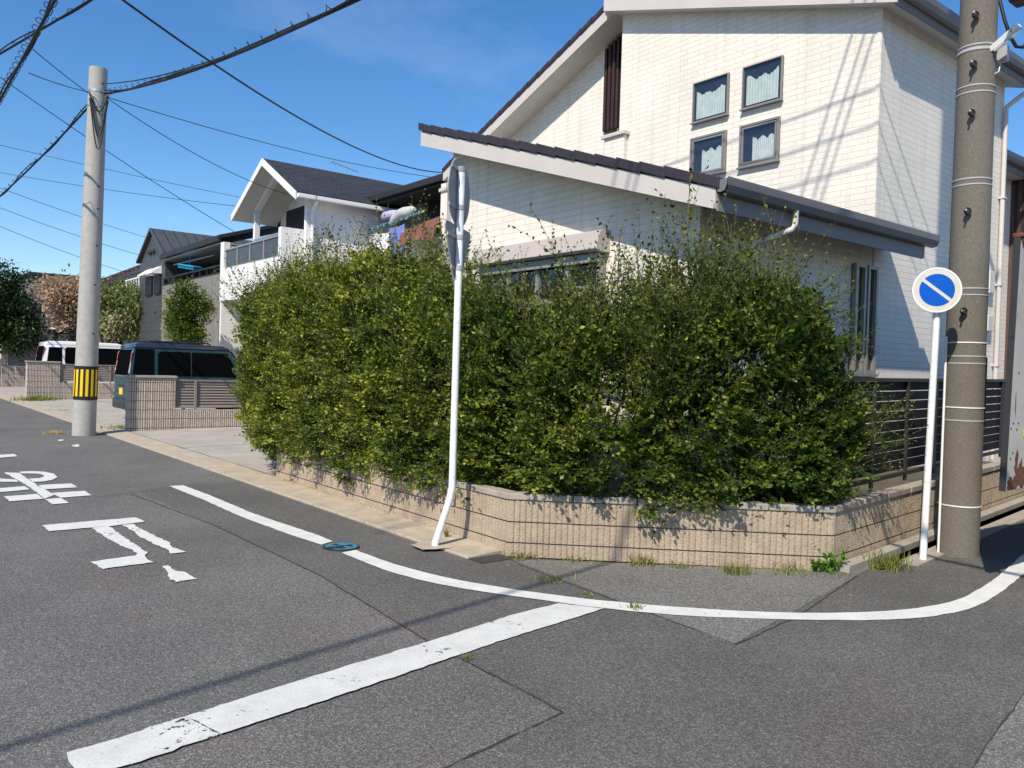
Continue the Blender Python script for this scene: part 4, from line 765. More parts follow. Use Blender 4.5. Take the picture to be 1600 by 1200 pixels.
# ================================================================== HOUSE WITH WHITE TILE AND GABLE (second on the left street)
H2 = thing('gabled_house', (3, 18, 0), 'white tiled house with dark slate gable roof and deep front balcony behind the teal van', 'house')
rid = 18.5; g2 = lambda y: 7.60 - .545 * abs(y - rid)
mb = MB(); mb.box((4.0, 16.32, 0), (9.5, 20.68, 6.40)); mb.ext([(4.0, 16.32, 6.40), (4.0, 20.68, 6.40), (4.0, rid, g2(rid) - .05)], (5.5, 0, 0)); mb.build('wall', 'tile2', H2)
MB().box((3.985, 16.9, 3.8), (3.998, 20.2, 6.6)).build('recess_cladding', 'navy', H2)
mb = MB(); mb.box((2.95, 16.30, 3.6), (3.999, 16.45, 6.39)); mb.build('side_wall', 'tile2', H2)
for sgn in (-1, 1):
    e = rid + sgn * 2.52; mb = MB(); pts = [(2.5, rid, g2(rid)), (2.5, e, g2(e)), (2.5, e, g2(e) + .15), (2.5, rid, g2(rid) + .15)]
    mb.ext(pts if sgn < 0 else pts[::-1], (7.4, 0, 0)); rf = mb.build('roof', 'slate', H2)
    mb = MB(); pts = [(2.46, rid, g2(rid) - .07), (2.46, e, g2(e) - .07), (2.46, e, g2(e) + .14), (2.46, rid, g2(rid) + .14)]; mb.ext(pts if sgn < 0 else pts[::-1], (.038, 0, 0)); mb.build('bargeboard', 'white', rf)
    mb = MB(); pts = [(2.499, rid, g2(rid) - .03), (2.499, e, g2(e) - .03), (2.499, e, g2(e) - .002), (2.499, rid, g2(rid) - .002)]; mb.ext(pts if sgn < 0 else pts[::-1], (1.5, 0, 0)); mb.build('soffit', 'soffit', rf)
e = rid - 2.52; mb = MB(); mb.box((2.5, e - .1, g2(e) - .02), (9.8, e - .005, g2(e) + .1)); mb.build('gutter', 'white', H2, bevel=.02)
mb = MB(); p, q = V(3.05, 20.32, g2(20.32) - .12), V(3.05, rid + .2, g2(rid + .2) - .12); mb.bar(p, q, .16, .16); mb.box((2.97, 20.24, 3.6), (3.13, 20.4, 6.5)); mb.build('porch_beam', 'white', H2)
mb = MB(); mb.tube([(3.1, 15.95, 6.2), (3.1, 16.05, 6.1), (3.1, 16.22, 6.0), (3.1, 16.22, 0)], .05, 12); mb.build('downpipe', 'white', H2, smooth=True)
mb = MB(); mb.box((2.3, 16.7, 3.58), (2.46, 21.45, 4.62)); mb.box((2.3, 21.13, 4.62), (2.5, 21.45, 5.5)); mb.box((2.461, 16.5, 3.58), (3.9, 16.64, 5.44)); mb.box((2.3, 16.5, 3.58), (2.46, 16.7, 5.44)); mb.box((2.461, 21.3, 3.58), (4.0, 21.45, 5.4)); mb.box((2.461, 16.77, 3.58), (4.0, 21.29, 3.75))
bl = mb.build('balcony', 'tile2', H2)
mb = MB()
for i in range(4): y0 = 16.82 + i * 1.08; mb.box((2.36, y0, 4.66), (2.375, y0 + 1.03, 5.2))
mb.build('smoked_panel', 'smoke', bl)
mb = MB(); mb.box((2.33, 16.78, 5.2), (2.41, 21.13, 5.25)); mb.box((2.33, 16.78, 4.625), (2.41, 21.13, 4.66))
for y in (17.88, 18.96, 20.04): mb.box((2.335, y - .03, 4.66), (2.405, y + .03, 5.2))
mb.build('rail', 'alu', bl)
mb = MB(); mb.box((2.32, 21.32, 0), (4.5, 21.45, 3.57)); mb.box((4.5, 16.7, 0), (4.6, 21.45, 3.57)); mb.build('porch_wall', 'tile2', H2)
MB().box((4.46, 18.0, .5), (4.498, 20.6, 2.9)).build('window', 'dark', H2)
mb = MB(); mb.box((2.9, 17.6, 5.5), (2.95, 20.2, 5.54)); mb.build('laundry_pole', 'steel', H2)
# antenna
mb = MB(); mb.tube([(5.2, rid, 7.6), (5.2, rid, 8.0)], .015, 6); mb.bar((4.7, rid - .1, 8.02), (5.7, rid + .1, 7.92), .02, .02)
for i in range(7): u = i / 6; c_ = V(4.7 + u, rid - .1 + .2 * u, 8.02 - .1 * u); mb.bar(c_ - V(.02, .22 - .02 * i, 0), c_ + V(.02, .22 - .02 * i, 0), .012, .012)
an = mb.build('antenna', 'steel', base=(5.2, rid, 7.6)); tag(an, 'thin television aerial on the slate gable ridge', 'antenna')
# navy wing with its balcony
mb = MB(); mb.ext([(5.0, 12.1, 6.55), (8.2, 12.1, 7.75), (8.2, 12.1, 7.9), (4.95, 12.1, 6.68)], (0, 5.2, 0)); mb.build('wing_roof', 'slate', H2)
mb = MB(); mb.box((4.9, 12.05, 6.5), (5.0, 17.0, 6.68)); mb.build('wing_gutter', 'charcoal', H2, bevel=.02)
mb = MB(); mb.box((6.1, 12.3, 0), (9.0, 16.6, 7.0)); mb.build('wing_wall', 'navy', H2); MB().box((5.05, 12.2, 6.42), (6.1, 16.6, 6.5)).build('wing_soffit', 'charcoal', H2)
mb = MB(); mb.box((5.0, 12.5, 3.4), (5.12, 16.55, 5.15)); mb.build('wing_balcony', 'tile2', H2)
MB().box((4.95, 12.18, 0), (5.25, 12.48, 6.42)).build('pillar', 'siding', H2); MB().box((4.9, 12.13, 6.20), (5.3, 12.53, 6.30)).build('pillar_cap', 'fascia', H2, bevel=.02)
MB().box((6.05, 13.4, 5.0), (6.099, 14.1, 6.2)).build('wing_window', 'dark', H2); mb = MB(); mb.box((5.9, 14.9, 5.7), (6.098, 16.55, 6.42)); mb.build('wing_panel', 'alu', H2)

# laundry
def cloth(name, pts, m, label, sag=.05, folds=5, top=None, n=18):
    """cloth hung from two upper points to two lower points, rippled"""
    a, b, c_, d = [np.array(p, float) for p in pts]; nu, nv = n, 12; vs = []
    nrm = np.cross(b - a, d - a); nrm /= np.linalg.norm(nrm)
    for j in range(nv + 1):
        for i in range(nu + 1):
            u, v = i / nu, j / nv; p = (a * (1 - u) + b * u) * (1 - v) + (d * (1 - u) + c_ * u) * v
            p = p + nrm * .03 * math.sin(u * folds * 6.28 + v) * (.3 + v) + V(0, 0, -sag * math.sin(u * math.pi) * (1 - v)); vs.append(p)
    w = nu + 1; o = len(vs); vs2 = [p - nrm * .012 for p in vs]
    fs = [(j * w + i, j * w + i + 1, (j + 1) * w + i + 1, (j + 1) * w + i) for j in range(nv) for i in range(nu)]
    mb = MB(); mb.add(vs + vs2, fs + [tuple(k + o for k in f[::-1]) for f in fs]); ob = mb.build(name, m, base=a, smooth=True); return tag(ob, label, 'laundry', 'washing airing on the balcony of the white tiled house')
X = 4.93
def pp(x, y, X_=X): return on(x, y, 0, X_)
cloth('brown_sheet', [pp(629, 361, 5.0), pp(689, 338, 5.0), pp(674, 374, 4.2), pp(620, 384, 4.2)], 'clothbrown', 'brown cloth spread outward over the balcony edge like an awning', .0, 1)
cloth('white_sheet', [pp(587, 366), pp(612, 362), pp(610, 425), pp(588, 425)], 'clothwhite', 'white sheet hanging between the lavender and the blue one', .02, 2)
cloth('blue_sheet', [pp(610, 356, 4.9), pp(633, 350, 4.9), pp(628, 399, 4.9), pp(603, 398, 4.9)], 'clothblue', 'blue patterned sheet hanging half under the brown cloth', .02, 2)
cloth('lavender_sheet', [pp(549, 371), pp(590, 364), pp(588, 415), pp(546, 415)], 'clothlav', 'pale lavender sheet at the left end of the balcony rail', .03, 3)
for (x0, y0, x1, y1, m, lb, XX) in ((597, 341, 628, 336, 'clothlil', 'lilac bolster lying behind the grey bolster on the balcony', 5.3), (612, 351, 648, 333, 'clothgrey', 'grey green bolster bent over the balcony laundry pole', 4.95)):
    p, q = pp(x0, y0, XX), pp(x1, y1, XX); mb = MB(); P = [p + (q - p) * u + V(0, 0, .16 * math.sin(min(1, u * 1.4) * 2.4)) * (1 if 'grey' in m else .3) for u in np.linspace(0, 1, 10)]
    mb.tube(P, [.05, .14, .16, .16, .155, .16, .16, .15, .13, .05], 14); o = mb.build('bolster', m, base=p, smooth=True); tag(o, lb, 'laundry', 'washing airing on the balcony of the white tiled house')
t = thing('laundry_pole', pp(560, 362), 'steel laundry pole with blue clips across the navy balcony', 'laundry pole')
mb = MB(); mb.tube([pp(545, 372, 4.9), pp(600, 350, 4.9), pp(661, 331, 4.9)], .02, 8); mb.build('pole', 'steel', t, smooth=True)
for u in np.linspace(.08, .95, 12): c_ = pp(545 + 116 * u, 371 - 41 * u, 4.88); MB().box(c_ - V(.02, .02, .05), c_ + V(.02, .02, .05)).build('clip', 'hanger', t)

# ================================================================== DARK GREY HOUSE, BROWN ROOF HOUSE, FAR BUILDINGS
H3 = thing('grey_house', (2.5, 28, 0), 'dark grey house with standing seam gable roof and beige balcony', 'house')
r3 = 30.7; g3 = lambda y: 7.0 - .60 * abs(y - r3)
mb = MB(); mb.box((2.6, 28.8, 0), (10, 32.6, 5.7)); mb.ext([(2.6, 28.8, 5.7), (2.6, 32.6, 5.7), (2.6, r3, 6.9)], (7.4, 0, 0)); mb.build('wall', 'housegrey', H3)
for sgn in (-1, 1):
    e = r3 + sgn * 2.02; pts = [(2.45, r3, g3(r3)), (2.45, e, g3(e)), (2.45, e, g3(e) + .1), (2.45, r3, g3(r3) + .1)]; mb = MB(); mb.ext(pts if sgn < 0 else pts[::-1], (7.7, 0, 0)); mb.build('roof', 'seamroof', H3)
mb = MB(); mb.box((2.38, 22.0, 5.62), (2.5, 28.9, 5.78)); mb.build('gutter', 'charcoal', H3, bevel=.02)
mb = MB(); mb.ext([(2.42, 22.0, 5.72), (7, 22.0, 7.2), (7, 22.0, 7.32), (2.42, 22.0, 5.84)], (0, 6.75, 0)); mb.build('wing_roof', 'charcoal', H3)
MB().box((2.5, 22.0, 5.55), (4.2, 28.79, 5.61)).build('wing_soffit', 'alu', H3)
mb = MB(); mb.box((4.2, 22.0, 0), (9, 28.79, 5.9)); mb.build('wing_wall', 'housegrey', H3)
for y0 in (23.0, 25.6): w = MB().box((4.15, y0, 3.4), (4.199, y0 + 1.9, 5.3)).build('window', 'dark', H3); mb = MB(); frame4(mb, 4.149, y0, y0 + 1.9, 3.4, 5.3, .07, .05); mb.build('frame', 'clamp', w); MB().box((4.12, y0 + .1, 3.45), (4.148, y0 + .7, 5.2)).build('curtain', 'curtain', w)
bl = MB().box((2.5, 22.05, 0), (2.65, 28.79, 4.55)).build('balcony', 'beige', H3); MB().box((2.66, 22.05, 3.2), (4.19, 28.79, 3.3)).build('floor_slab', 'alu', bl)
mb = MB(); mb.box((2.52, 22.05, 4.56), (2.63, 28.79, 4.62)); mb.box((2.54, 22.05, 4.82), (2.61, 28.79, 4.88))
for i in range(10): y = 22.1 + i * .74; mb.box((2.55, y, 4.62), (2.6, y + .05, 4.82))
mb.build('rail', 'rblack', bl)
for y0, y1 in ((29.25, 30.15), (30.45, 31.5)):
    w = MB().box((2.53, y0 + .05, 4.3), (2.599, y1 - .05, 5.15)).build('window', 'dark', H3); mb = MB(); mb.ext([(2.59, y0, 5.42), (2.22, y0, 5.15), (2.22, y0, 5.1), (2.59, y0, 5.1)], (0, y1 - y0, 0)); mb.build('awning', 'white', w)
for y in (30.4, 30.9): MB().ball((2.55, y, 6.1), .11, 8).build('vent', 'charcoal', H3)
t = thing('laundry_hanger', on(296, 415, 0, 2.7), 'bright blue laundry hanger under a pole on the grey house balcony', 'laundry hanger')
p, q = on(284, 413, 0, 2.75), on(309, 417, 0, 2.75); mb = MB(); mb.bar(p, q, .35, .03)
for u in np.linspace(.05, .95, 9): c_ = p + (q - p) * u; mb.box(c_ - V(.16, .015, .14), c_ - V(.12, -.015, 0)); mb.box(c_ - V(-.12, .015, .14), c_ - V(-.16, -.015, 0))
mb.build('rack', 'hanger', t); MB().tube([on(271, 414, 0, 2.78), on(334, 399, 0, 2.78)], .025, 8).build('pole', 'steel', t); MB().tube([(p + q) / 2, (p + q) / 2 + V(0, 0, .35)], .012, 6).build('hook', 'hanger', t)

H4 = thing('tiled_roof_house', (5, 42, 0), 'house with brown wavy tiled roof farther up the left street', 'house')
mb = MB(); e0 = on(150, 440, 0, 4.0); A_ = V(4.0, e0[1], 6.0); yb = 36.5; rx = 8.5
q = [V(4, yb, 6.0), V(4, A_[1], 6.0), V(13, A_[1], 6.0), V(13, yb, 6.0)]; rd0, rd1 = V(8.0, yb + 3.5, 8.1), V(8.0, A_[1] - 5.0, 8.1)
mb.add([*q, rd0, rd1, *[p - V(0, 0, .2) for p in q]], [(1, 0, 4, 5), (0, 3, 4), (3, 2, 5, 4), (2, 1, 5), (0, 1, 7, 6), (3, 0, 6, 9)]); mb.build('roof', 'browntile', H4)
MB().box((4.6, yb + .5, 0), (12.5, A_[1] - .6, 5.79)).build('wall', 'greybox', H4)
mb = MB(); mb.bar(q[1] + V(0, 0, .05), rd1 + V(0, 0, .06), .3, .2); mb.bar(rd0 + V(0, 0, .06), rd1 + V(0, 0, .06), .3, .2); mb.build('ridge_tile', 'browntile', H4)
ux = on(228, 425, 0, 3.2)
t = thing('flat_house', (3, 38, 0), 'low pale grey annex with white rail beside the dark grey house', 'building'); MB().box((2.9, 33.6, 0), (4.5, 36.6, 4.9)).build('wall', 'alu', t)
mb = MB()
for i in range(7): mb.box((2.92, 33.7 + i * .45, 4.9), (2.97, 33.76 + i * .45, 5.3))
mb.box((2.92, 33.6, 5.3), (2.97, 36.6, 5.36)); mb.build('rail', 'white', t)
t = thing('grey_building', (2, 60, 0), 'flat grey building far behind the withered tree', 'building'); MB().box((1.2, 52, 0), (12, 62, 6.6)).build('wall', 'greybox', t); MB().box((1.0, 51.8, 6.6), (12, 62, 6.75)).build('roof_edge', 'charcoal', t)
for x, y in ((95, 470), (125, 470)): q = on(x, y, 1, 51.95)
for i in range(4): MB().box((1.15, 53 + i * 2.2, 3.6), (1.199, 54.2 + i * 2.2, 5)).build('window', 'dark', t)
t = thing('carport', (1.5, 36, 0), 'dark carport with pale flat roof under the withered tree', 'carport')
MB().box((.4, 36.5, 2.95), (6.5, 40.6, 3.05)).build('roof', 'white', t); mb = MB(); mb.box((.35, 36.4, 2.75), (6.5, 36.5, 2.949)); mb.box((.35, 40.6, 2.75), (6.5, 40.7, 2.949)); mb.build('beam', 'charcoal', t)
for x, y in ((.6, 36.7), (.6, 40.4), (5.5, 36.7), (5.5, 40.4)): MB().box((x, y, 0), (x + .18, y + .18, 2.94)).build('post', 'charcoal', t)
t = thing('back_fence', (2.9, 24, 0), 'pale grey horizontal fence panel under the bright green tree', 'fence'); mb = MB()
for i in range(5): mb.box((3.0, 22.0, 1.55 + i * .2), (3.04, 26.6, 1.72 + i * .2))
mb.build('slats', 'alu', t); mb = MB()
for y in (22.0, 24.3, 26.5): mb.box((3.05, y, 0), (3.11, y + .06, 2.5))
mb.build('post', 'alu', t)
t = thing('privacy_fence', (2.9, 20, 0), 'brown grey slatted fence between the teal van and the white tiled porch', 'fence'); mb = MB()
for i in range(8): mb.box((3.0, 19.0, 1.0 + i * .19), (3.03, 21.2, 1.17 + i * .19))
mb.build('slats', 'taupe', t); mb = MB()
for y in (19.0, 20.1, 21.15): mb.box((3.035, y, 0), (3.09, y + .05, 2.5))
mb.build('post', 'taupe', t)
t = thing('corrugated_building', (11, 1, 0), 'dark brown corrugated building beyond the white house at the right edge', 'building')
MB().box((9.6, -.5, 0), (18, 6, 5.35)).build('wall', 'browncorr', t); MB().box((9.55, -.6, 5.351), (18, 6, 5.45)).build('roof_edge', 'louver', t)
w = MB().box((11.2, -.56, 3.1), (12.6, -.501, 4.2)).build('window', 'dark', t); mb = MB()
for i in range(5): mb.box((11.25 + i * .3, -.62, 3.1), (11.33 + i * .3, -.561, 4.2))
mb.build('bars', 'louver', w)

# ================================================================== CABLES
def span(name, p, q, sag, r, label, cat='cable', group=None, m='cable', coil=None, extra=0, n=40):
    p, q = np.array(p, float), np.array(q, float); f = lambda u: p + (q - p) * u - V(0, 0, 4 * sag * u * (1 - u))
    mb = MB(); mb.tube([f(u) for u in np.linspace(0, 1, n)], r, 7)
    d = (q - p) / np.linalg.norm(q - p); sdx = np.cross(d, V(0, 0, 1)); sdx /= np.linalg.norm(sdx); up = np.cross(sdx, d)
    for e in range(extra):
        ph = RNG.uniform(0, 6); k = np.linalg.norm(q - p)
        mb.tube([f(u) + (up * math.cos(u * k * 1.3 + ph) + sdx * math.sin(u * k * 1.1 + ph)) * r * 1.5 + up * (r * 1.2) for u in np.linspace(0, 1, int(k * 4))], r * .6, 5)
    if coil:
        k = np.linalg.norm(q - p); P = []
        for i in range(int(k / coil[1]) * 8): u = i / (int(k / coil[1]) * 8); a = i / 8 * 6.283; P.append(f(u) + up * (coil[0] * (1 + math.cos(a))) + sdx * coil[0] * math.sin(a))
        mb.tube(P, coil[2], 4)
    o = mb.build(name, m, base=p, smooth=True); return tag(o, label, cat, group)
PT = lpc(7.0) + V(.1, -.19, 0); RT = rp + V(-.05, .2, 9.08)
def para(p, q, b, c_): pass
# bundle between the two poles (sag set by two surveyed points)
E_ = V(-3.2, -8, 0)
def through(p, e, pxs):
    """sagging line from p toward e passing two surveyed points; returns end and sag"""
    p = np.array(p, float); d = e - p; d[2] = 0; n = V(-d[1], d[0], 0); us, zs = [0], [p[2]]
    for x, y in pxs: r_ = ray(x, y); q = CAM + r_ * ((p - CAM) @ n) / (r_ @ n); us.append((q - p) @ d / (d @ d)); zs.append(q[2])
    c2_, c1_, c0_ = np.polyfit(us, zs, 2); return np.array([e[0], e[1], c0_ + c1_ + c2_]), c2_ / 4
EE, sg_ = through(PT, E_, [(350, 92), (555, 0)])
span('cable_bundle', PT, EE, sg_, .021, 'thick bundle of black cables rising from the striped pole to the top edge', coil=(.045, .45, .005), extra=2, n=70)
P2_ = lpc(7.2) + V(.1, -.19, 0); E2, s2_ = through(P2_, E_, [(330, 95), (500, 28)])
span('telephone_cable', P2_, E2, s2_, .010, 'thin cable just above the thick bundle right of the striped pole', n=60)
span('cable_bundle', lpc(6.95) + V(0, .2, 0), (-5.2, 44, 6.7), .75, .022, 'thick coiled cable falling from the striped pole to the left edge', coil=(.05, .5, .006), extra=1, n=60)
q0 = at(86, 0, 11.0); BX = q0[0]; q1 = on(1, 155, 0, q0[0]); dq = (q1 - q0) / np.linalg.norm(q1 - q0)
span('cable_bundle', q0 - dq * 9, q0 + dq * 40, .0, .024, 'steep coiled cable crossing the top left corner of the sky', coil=(.07, .34, .007), extra=1, n=50)
q0, q1 = at(131, 0, 12.5), at(-2, 76, 15.0); dq = q1 - q0
span('cable_bundle', q0 - dq * .8, q1 + dq * 3.5, .12, .02, 'slack cable crossing behind the steep coiled one at top left', coil=(.03, .6, .006), extra=1)
q0, q1 = at(266, 0, 8.6), V(4.97, 12.35, 6.70); span('drop_wire', q0 - (q1 - q0) * .25, q1, .55, .012, 'black drop wire slanting across the sky down to the sign behind the white house roof', 'wire')
span('drop_wire', lpc(6.95) + V(.15, -.1, 0), at(447, 303, 25.0), .22, .009, 'thin wire from the striped pole to the slate gable of the tiled house', 'wire', m='wire')
span('drop_wire', lpc(6.97) + V(.16, -.08, 0), at(720, 282, 30), .25, .009, 'thin wire passing above the slate roof ridge from the striped pole', 'wire', m='wire')
span('drop_wire', on(50, 76, 0, BX), lpc(6.9), .02, .008, 'thin wire from the steep coiled cable to the striped pole', 'wire', m='wire')
span('drop_wire', at(-40, 92, 20), at(366, 362, 29.5), .12, .011, 'long straight wire passing behind the striped pole down to the grey roof', 'wire', m='wire')
span('drop_wire', on(45, 114, 0, BX), lpc(7.05) + V(-.1, .1, 0), .03, .008, 'short pale wire reaching the striped pole from the left', 'wire', m='wire')
for i, (x0, y0, x1, y1, lb) in enumerate(((-20, 222, 620, 352, 'highest of the faint far power lines on the left'), (-20, 286, 330, 398, 'second highest of the faint far power lines on the left'), (-20, 317, 300, 420, 'third of the faint far power lines on the left'), (-20, 345, 250, 440, 'lowest of the faint far power lines on the left'))):
    span('power_line', at(x0, y0, 90), at(x1, y1, 120), .5, .028, lb, 'power line', 'faint far power lines', 'wire')
span('drop_wire', at(-30, 264, 40), at(368, 322, 33), .1, .012, 'faint nearly level wire meeting the gabled house from the left', 'wire', m='wire')
# lines on the old pole above the frame: their shadows fall on the white wall and the road
def back_to(p, z): return np.array(p) - np.array(sd) * ((z - p[2]) / -sd[2]) * 1.0 if False else np.array(p) + np.array(sd) * ((z - p[2]) / sd[2])
def caster(name, p, q, z, ext, r, label, cat, group=None):
    """horizontal overhead line whose shadow passes through the surveyed points p and q"""
    a, b = back_to(p, z), back_to(q, z); d = (b - a) / np.linalg.norm(b - a); c_ = (a + b) / 2; return span(name, c_ - d * ext, c_ + d * ext, .0, r, label, cat, group)
for a, b in (((1328, 64), (1259, 285)), ((1345, 71), (1270, 311)), ((1362, 64), (1281, 319))):
    caster('overhead_line', on(*a, 0, MXX), on(*b, 0, MXX), 10.6, 11, .014, 'overhead line above the corner, known by a steep shadow on the white wall', 'power line', 'overhead lines throwing steep shadows on the white wall')
for a, b in (((1204, 199), (1367, 139)), ((1176, 259), (1369, 195)), ((1225, 296), (1371, 251))):
    caster('telephone_line', on(*a, 0, MXX), on(*b, 0, MXX), 9.2, 9, .012, 'telephone line known by its slanting shadow on the white wall', 'cable', 'telephone lines throwing slanting shadows on the white wall')
caster('service_cable', G(0, 1170), G(1000, 865), 7.2, 9, .024, 'overhead service cable casting the long shadow across the road', 'cable')
MB_ = MB(); MB_.bar(rp + V(0, -.9, 10.5), rp + V(0, .9, 10.5), .08, .08); o = MB_.build('crossarm', 'steel', bpy.data.objects[[o.name for o in bpy.data.objects if o.name.startswith('utility_pole')][1]])

# ================================================================== PLANTS
def mesh_np(name, vs, quads, m, tint=None, base=(0, 0, 0), parent=None, mats_idx=None, tris=None):
    org = np.array(parent['_b']) if parent is not None else np.array(base, float); me = bpy.data.meshes.new(name); vs = vs - org
    nq = len(quads); me.vertices.add(len(vs)); me.vertices.foreach_set('co', vs.astype(np.float32).ravel()); me.loops.add(nq * 4); me.loops.foreach_set('vertex_index', quads.astype(np.int32).ravel())
    me.polygons.add(nq); me.polygons.foreach_set('loop_start', np.arange(0, nq * 4, 4, dtype=np.int32)); me.polygons.foreach_set('loop_total', np.full(nq, 4, np.int32))
    for x in (m if isinstance(m, (list, tuple)) else [m]): me.materials.append(MT[x])
    me.update(calc_edges=True)
    if tint is not None: a = me.attributes.new('tint', 'FLOAT', 'FACE'); a.data.foreach_set('value', tint.astype(np.float32))
    o = bpy.data.objects.new(name, me); COL.objects.link(o)
    if parent is not None: o.parent = parent
    else: o.location = org
    o['_b'] = tuple(org); return o
def unit(v): return v / (np.linalg.norm(v, axis=-1, keepdims=True) + 1e-9)
def leafquad(p, d, n, L, w):
    """rhomb leaves: base p, direction d, face normal n (arrays)"""
    s = unit(np.cross(d, n)); m = p + d * L[:, None] * .5; fold = unit(np.cross(s, d)) * (w * .25)[:, None]
    return np.stack([p, m + s * w[:, None] * .5 + fold, p + d * L[:, None], m - s * w[:, None] * .5 + fold], 1)
def proto_spray(length, nsub, gap, ll, rng, shoot=False):
    """leafy twig along +x in the xy plane: returns leaf quads (n,4,3), stem quads, leaf position u"""
    lq = []; sq = []; us = []
    def twig(p0, d0, L, r, lev, gap):
        k = max(3, int(L / gap)); p = p0.copy(); d = d0.copy(); pts = [p.copy()]
        for i in range(k):
            d = unit(d + rng.normal(0, .05, 3) + np.array([0, 0, .012])); p = p + d * (L / k); pts.append(p.copy())
            side = np.array([0, 0, 1.]) if not shoot else unit(rng.normal(0, 1, 3)); s = unit(np.cross(d, side)) * (1 if i % 2 else -1)
            for _ in range(1 if lev else 1 + (rng.random() < .4)):
                ld = unit(d * .75 + s * rng.uniform(.6, 1.1) + rng.normal(0, .3, 3)); nn = unit(np.cross(ld, s) * (1 if i % 2 else -1) + rng.normal(0, .35, 3) + (0 if not shoot else 0))
                Ls = ll * rng.uniform(.6, 1.25) * (1 - .35 * i / k); lq.append(leafquad(p[None], ld[None], nn[None], np.array([Ls]), np.array([Ls * .6]))[0]); us.append(p[0] / length + (.25 if lev else 0))
        pts = np.array(pts)
        for i in range(0, len(pts) - 1):
            a, b = pts[i], pts[i + 1]; dd = unit(b - a); s1 = unit(np.cross(dd, [0, 0, 1.]) + 1e-6); s2 = np.cross(dd, s1); q0 = r * (1 - i / len(pts) * .7); q1 = r * (1 - (i + 1) / len(pts) * .7)
            for s in (s1, s2): sq.append([a - s * q0, b - s * q1, b + s * q1, a + s * q0])
        return pts
    pts = twig(np.zeros(3), np.array([1., 0, 0]), length, .0026 if not shoot else .0038, 0, gap)
    for j in range(nsub):
        i = int(len(pts) * rng.uniform(.08, .8)); sgn = 1 if j % 2 else -1
        sd = np.array([.75, sgn * rng.uniform(.5, .9), rng.normal(0, .15)]) if not shoot else np.array([rng.uniform(.6, 1.), rng.normal(0, .6), rng.normal(0, .6)])
        twig(pts[i], unit(sd), length * rng.uniform(.22, .5) * (1 - .5 * i / len(pts)), .0015, 1, gap)
    return np.array(lq), np.array(sq), np.array(us)
def place(protos, pos, dirs, norms, scale, pick):
    """instance prototypes by numpy; returns leaf verts, stem verts, leaf u, leaf instance id"""
    L, T, Uq, I = [], [], [], []
    x = unit(dirs); z = unit(norms - x * np.sum(norms * x, 1, keepdims=True)); y = np.cross(z, x); Rm = np.stack([x, y, z], 2) * scale[:, None, None]
    for k, (lq, sq, us) in enumerate(protos):
        ix = np.where(pick == k)[0]
        if not len(ix): continue
        A = np.einsum('nij,lvj->nlvi', Rm[ix], lq) + pos[ix][:, None, None, :]; B = np.einsum('nij,lvj->nlvi', Rm[ix], sq) + pos[ix][:, None, None, :]
        L.append(A.reshape(-1, 4, 3)); T.append(B.reshape(-1, 4, 3)); Uq.append(np.tile(us, len(ix))); I.append(np.repeat(ix, len(lq)))
    return np.concatenate(L), np.concatenate(T), np.concatenate(Uq), np.concatenate(I)
def quadmesh(name, Q, m, tint, **k): n = len(Q); return mesh_np(name, Q.reshape(-1, 3), np.arange(n * 4).reshape(n, 4), m, tint, **k)

# --- the big hedge: x, y, bottom, top, halfwidth along its run
HP = np.array([(-1.45, 7.35, 1.0, 2.25, .3), (-1.55, 6.95, .68, 2.6, .52), (-1.62, 6.4, .46, 2.72, .68), (-1.68, 5.4, .40, 2.76, .76), (-1.72, 4.3, .40, 2.72, .80), (-1.72, 3.0, .40, 2.76, .80), (-1.72, 2.0, .41, 2.48, .80), (-1.74, 1.1, .44, 2.14, .78), (-1.70, .35, .47, 1.98, .74), (-1.30, -.25, .48, 2.04, .70), (-.92, -.58, .48, 2.14, .70), (-.52, -.92, .48, 2.30, .70), (-.18, -1.2, .49, 2.32, .68), (.03, -1.35, .52, 1.92, .50), (.20, -1.42, .66, 1.35, .32)])
sL = np.concatenate([[0], np.cumsum(np.linalg.norm(np.diff(HP[:, :2], axis=0), axis=1))])
def hp(s): return np.stack([np.interp(s, sL, HP[:, i]) for i in range(5)], 1)
def hedge_points(n, rng, rho0, rho1, phi=(-1.05, 2.3)):
    s = rng.uniform(0, sL[-1], n); h = hp(s); h2 = hp(s + .05); tg = unit(np.concatenate([h2[:, :2] - h[:, :2], np.zeros((n, 1))], 1)); out = np.stack([tg[:, 1], -tg[:, 0], np.zeros(n)], 1) * 1.0
    # run goes from far end to the corner: street side is on the right hand
    out = np.stack([tg[:, 1], -tg[:, 0], np.zeros(n)], 1)
    ph = rng.uniform(phi[0], phi[1], n); lump = 1 + .10 * np.sin(s * 3.1 + 2 * ph) + .07 * np.sin(s * 7.3 - 3 * ph + 1) + .05 * np.sin(s * 13 + ph * 5)
    rho = rng.uniform(rho0, rho1, n) * lump; c = np.cos(ph); sn = np.sin(ph); ce = np.sign(c) * np.abs(c) ** .6; se = np.sign(sn) * np.abs(sn) ** .75
    zc, hh = (h[:, 2] + h[:, 3]) / 2, (h[:, 3] - h[:, 2]) / 2
    pos = np.concatenate([h[:, :2], zc[:, None]], 1) + out * (ce * h[:, 4] * rho)[:, None]; pos[:, 2] += se * hh * rho
    return s, h, tg, out, ph, pos
rng = np.random.default_rng(5)
sprays = [proto_spray(.34, 5, .037, .064, rng) for _ in range(7)] + [proto_spray(.44, 7, .042, .058, rng) for _ in range(3)]
shoots = [proto_spray(.85, 9, .038, .044, rng, True) for _ in range(5)] + [proto_spray(1.1, 13, .040, .044, rng, True) for _ in range(3)]
t = thing('hedge', (-1.7, 1, .45), 'big overgrown green hedge with long shoots spilling over the tan corner wall', 'hedge')
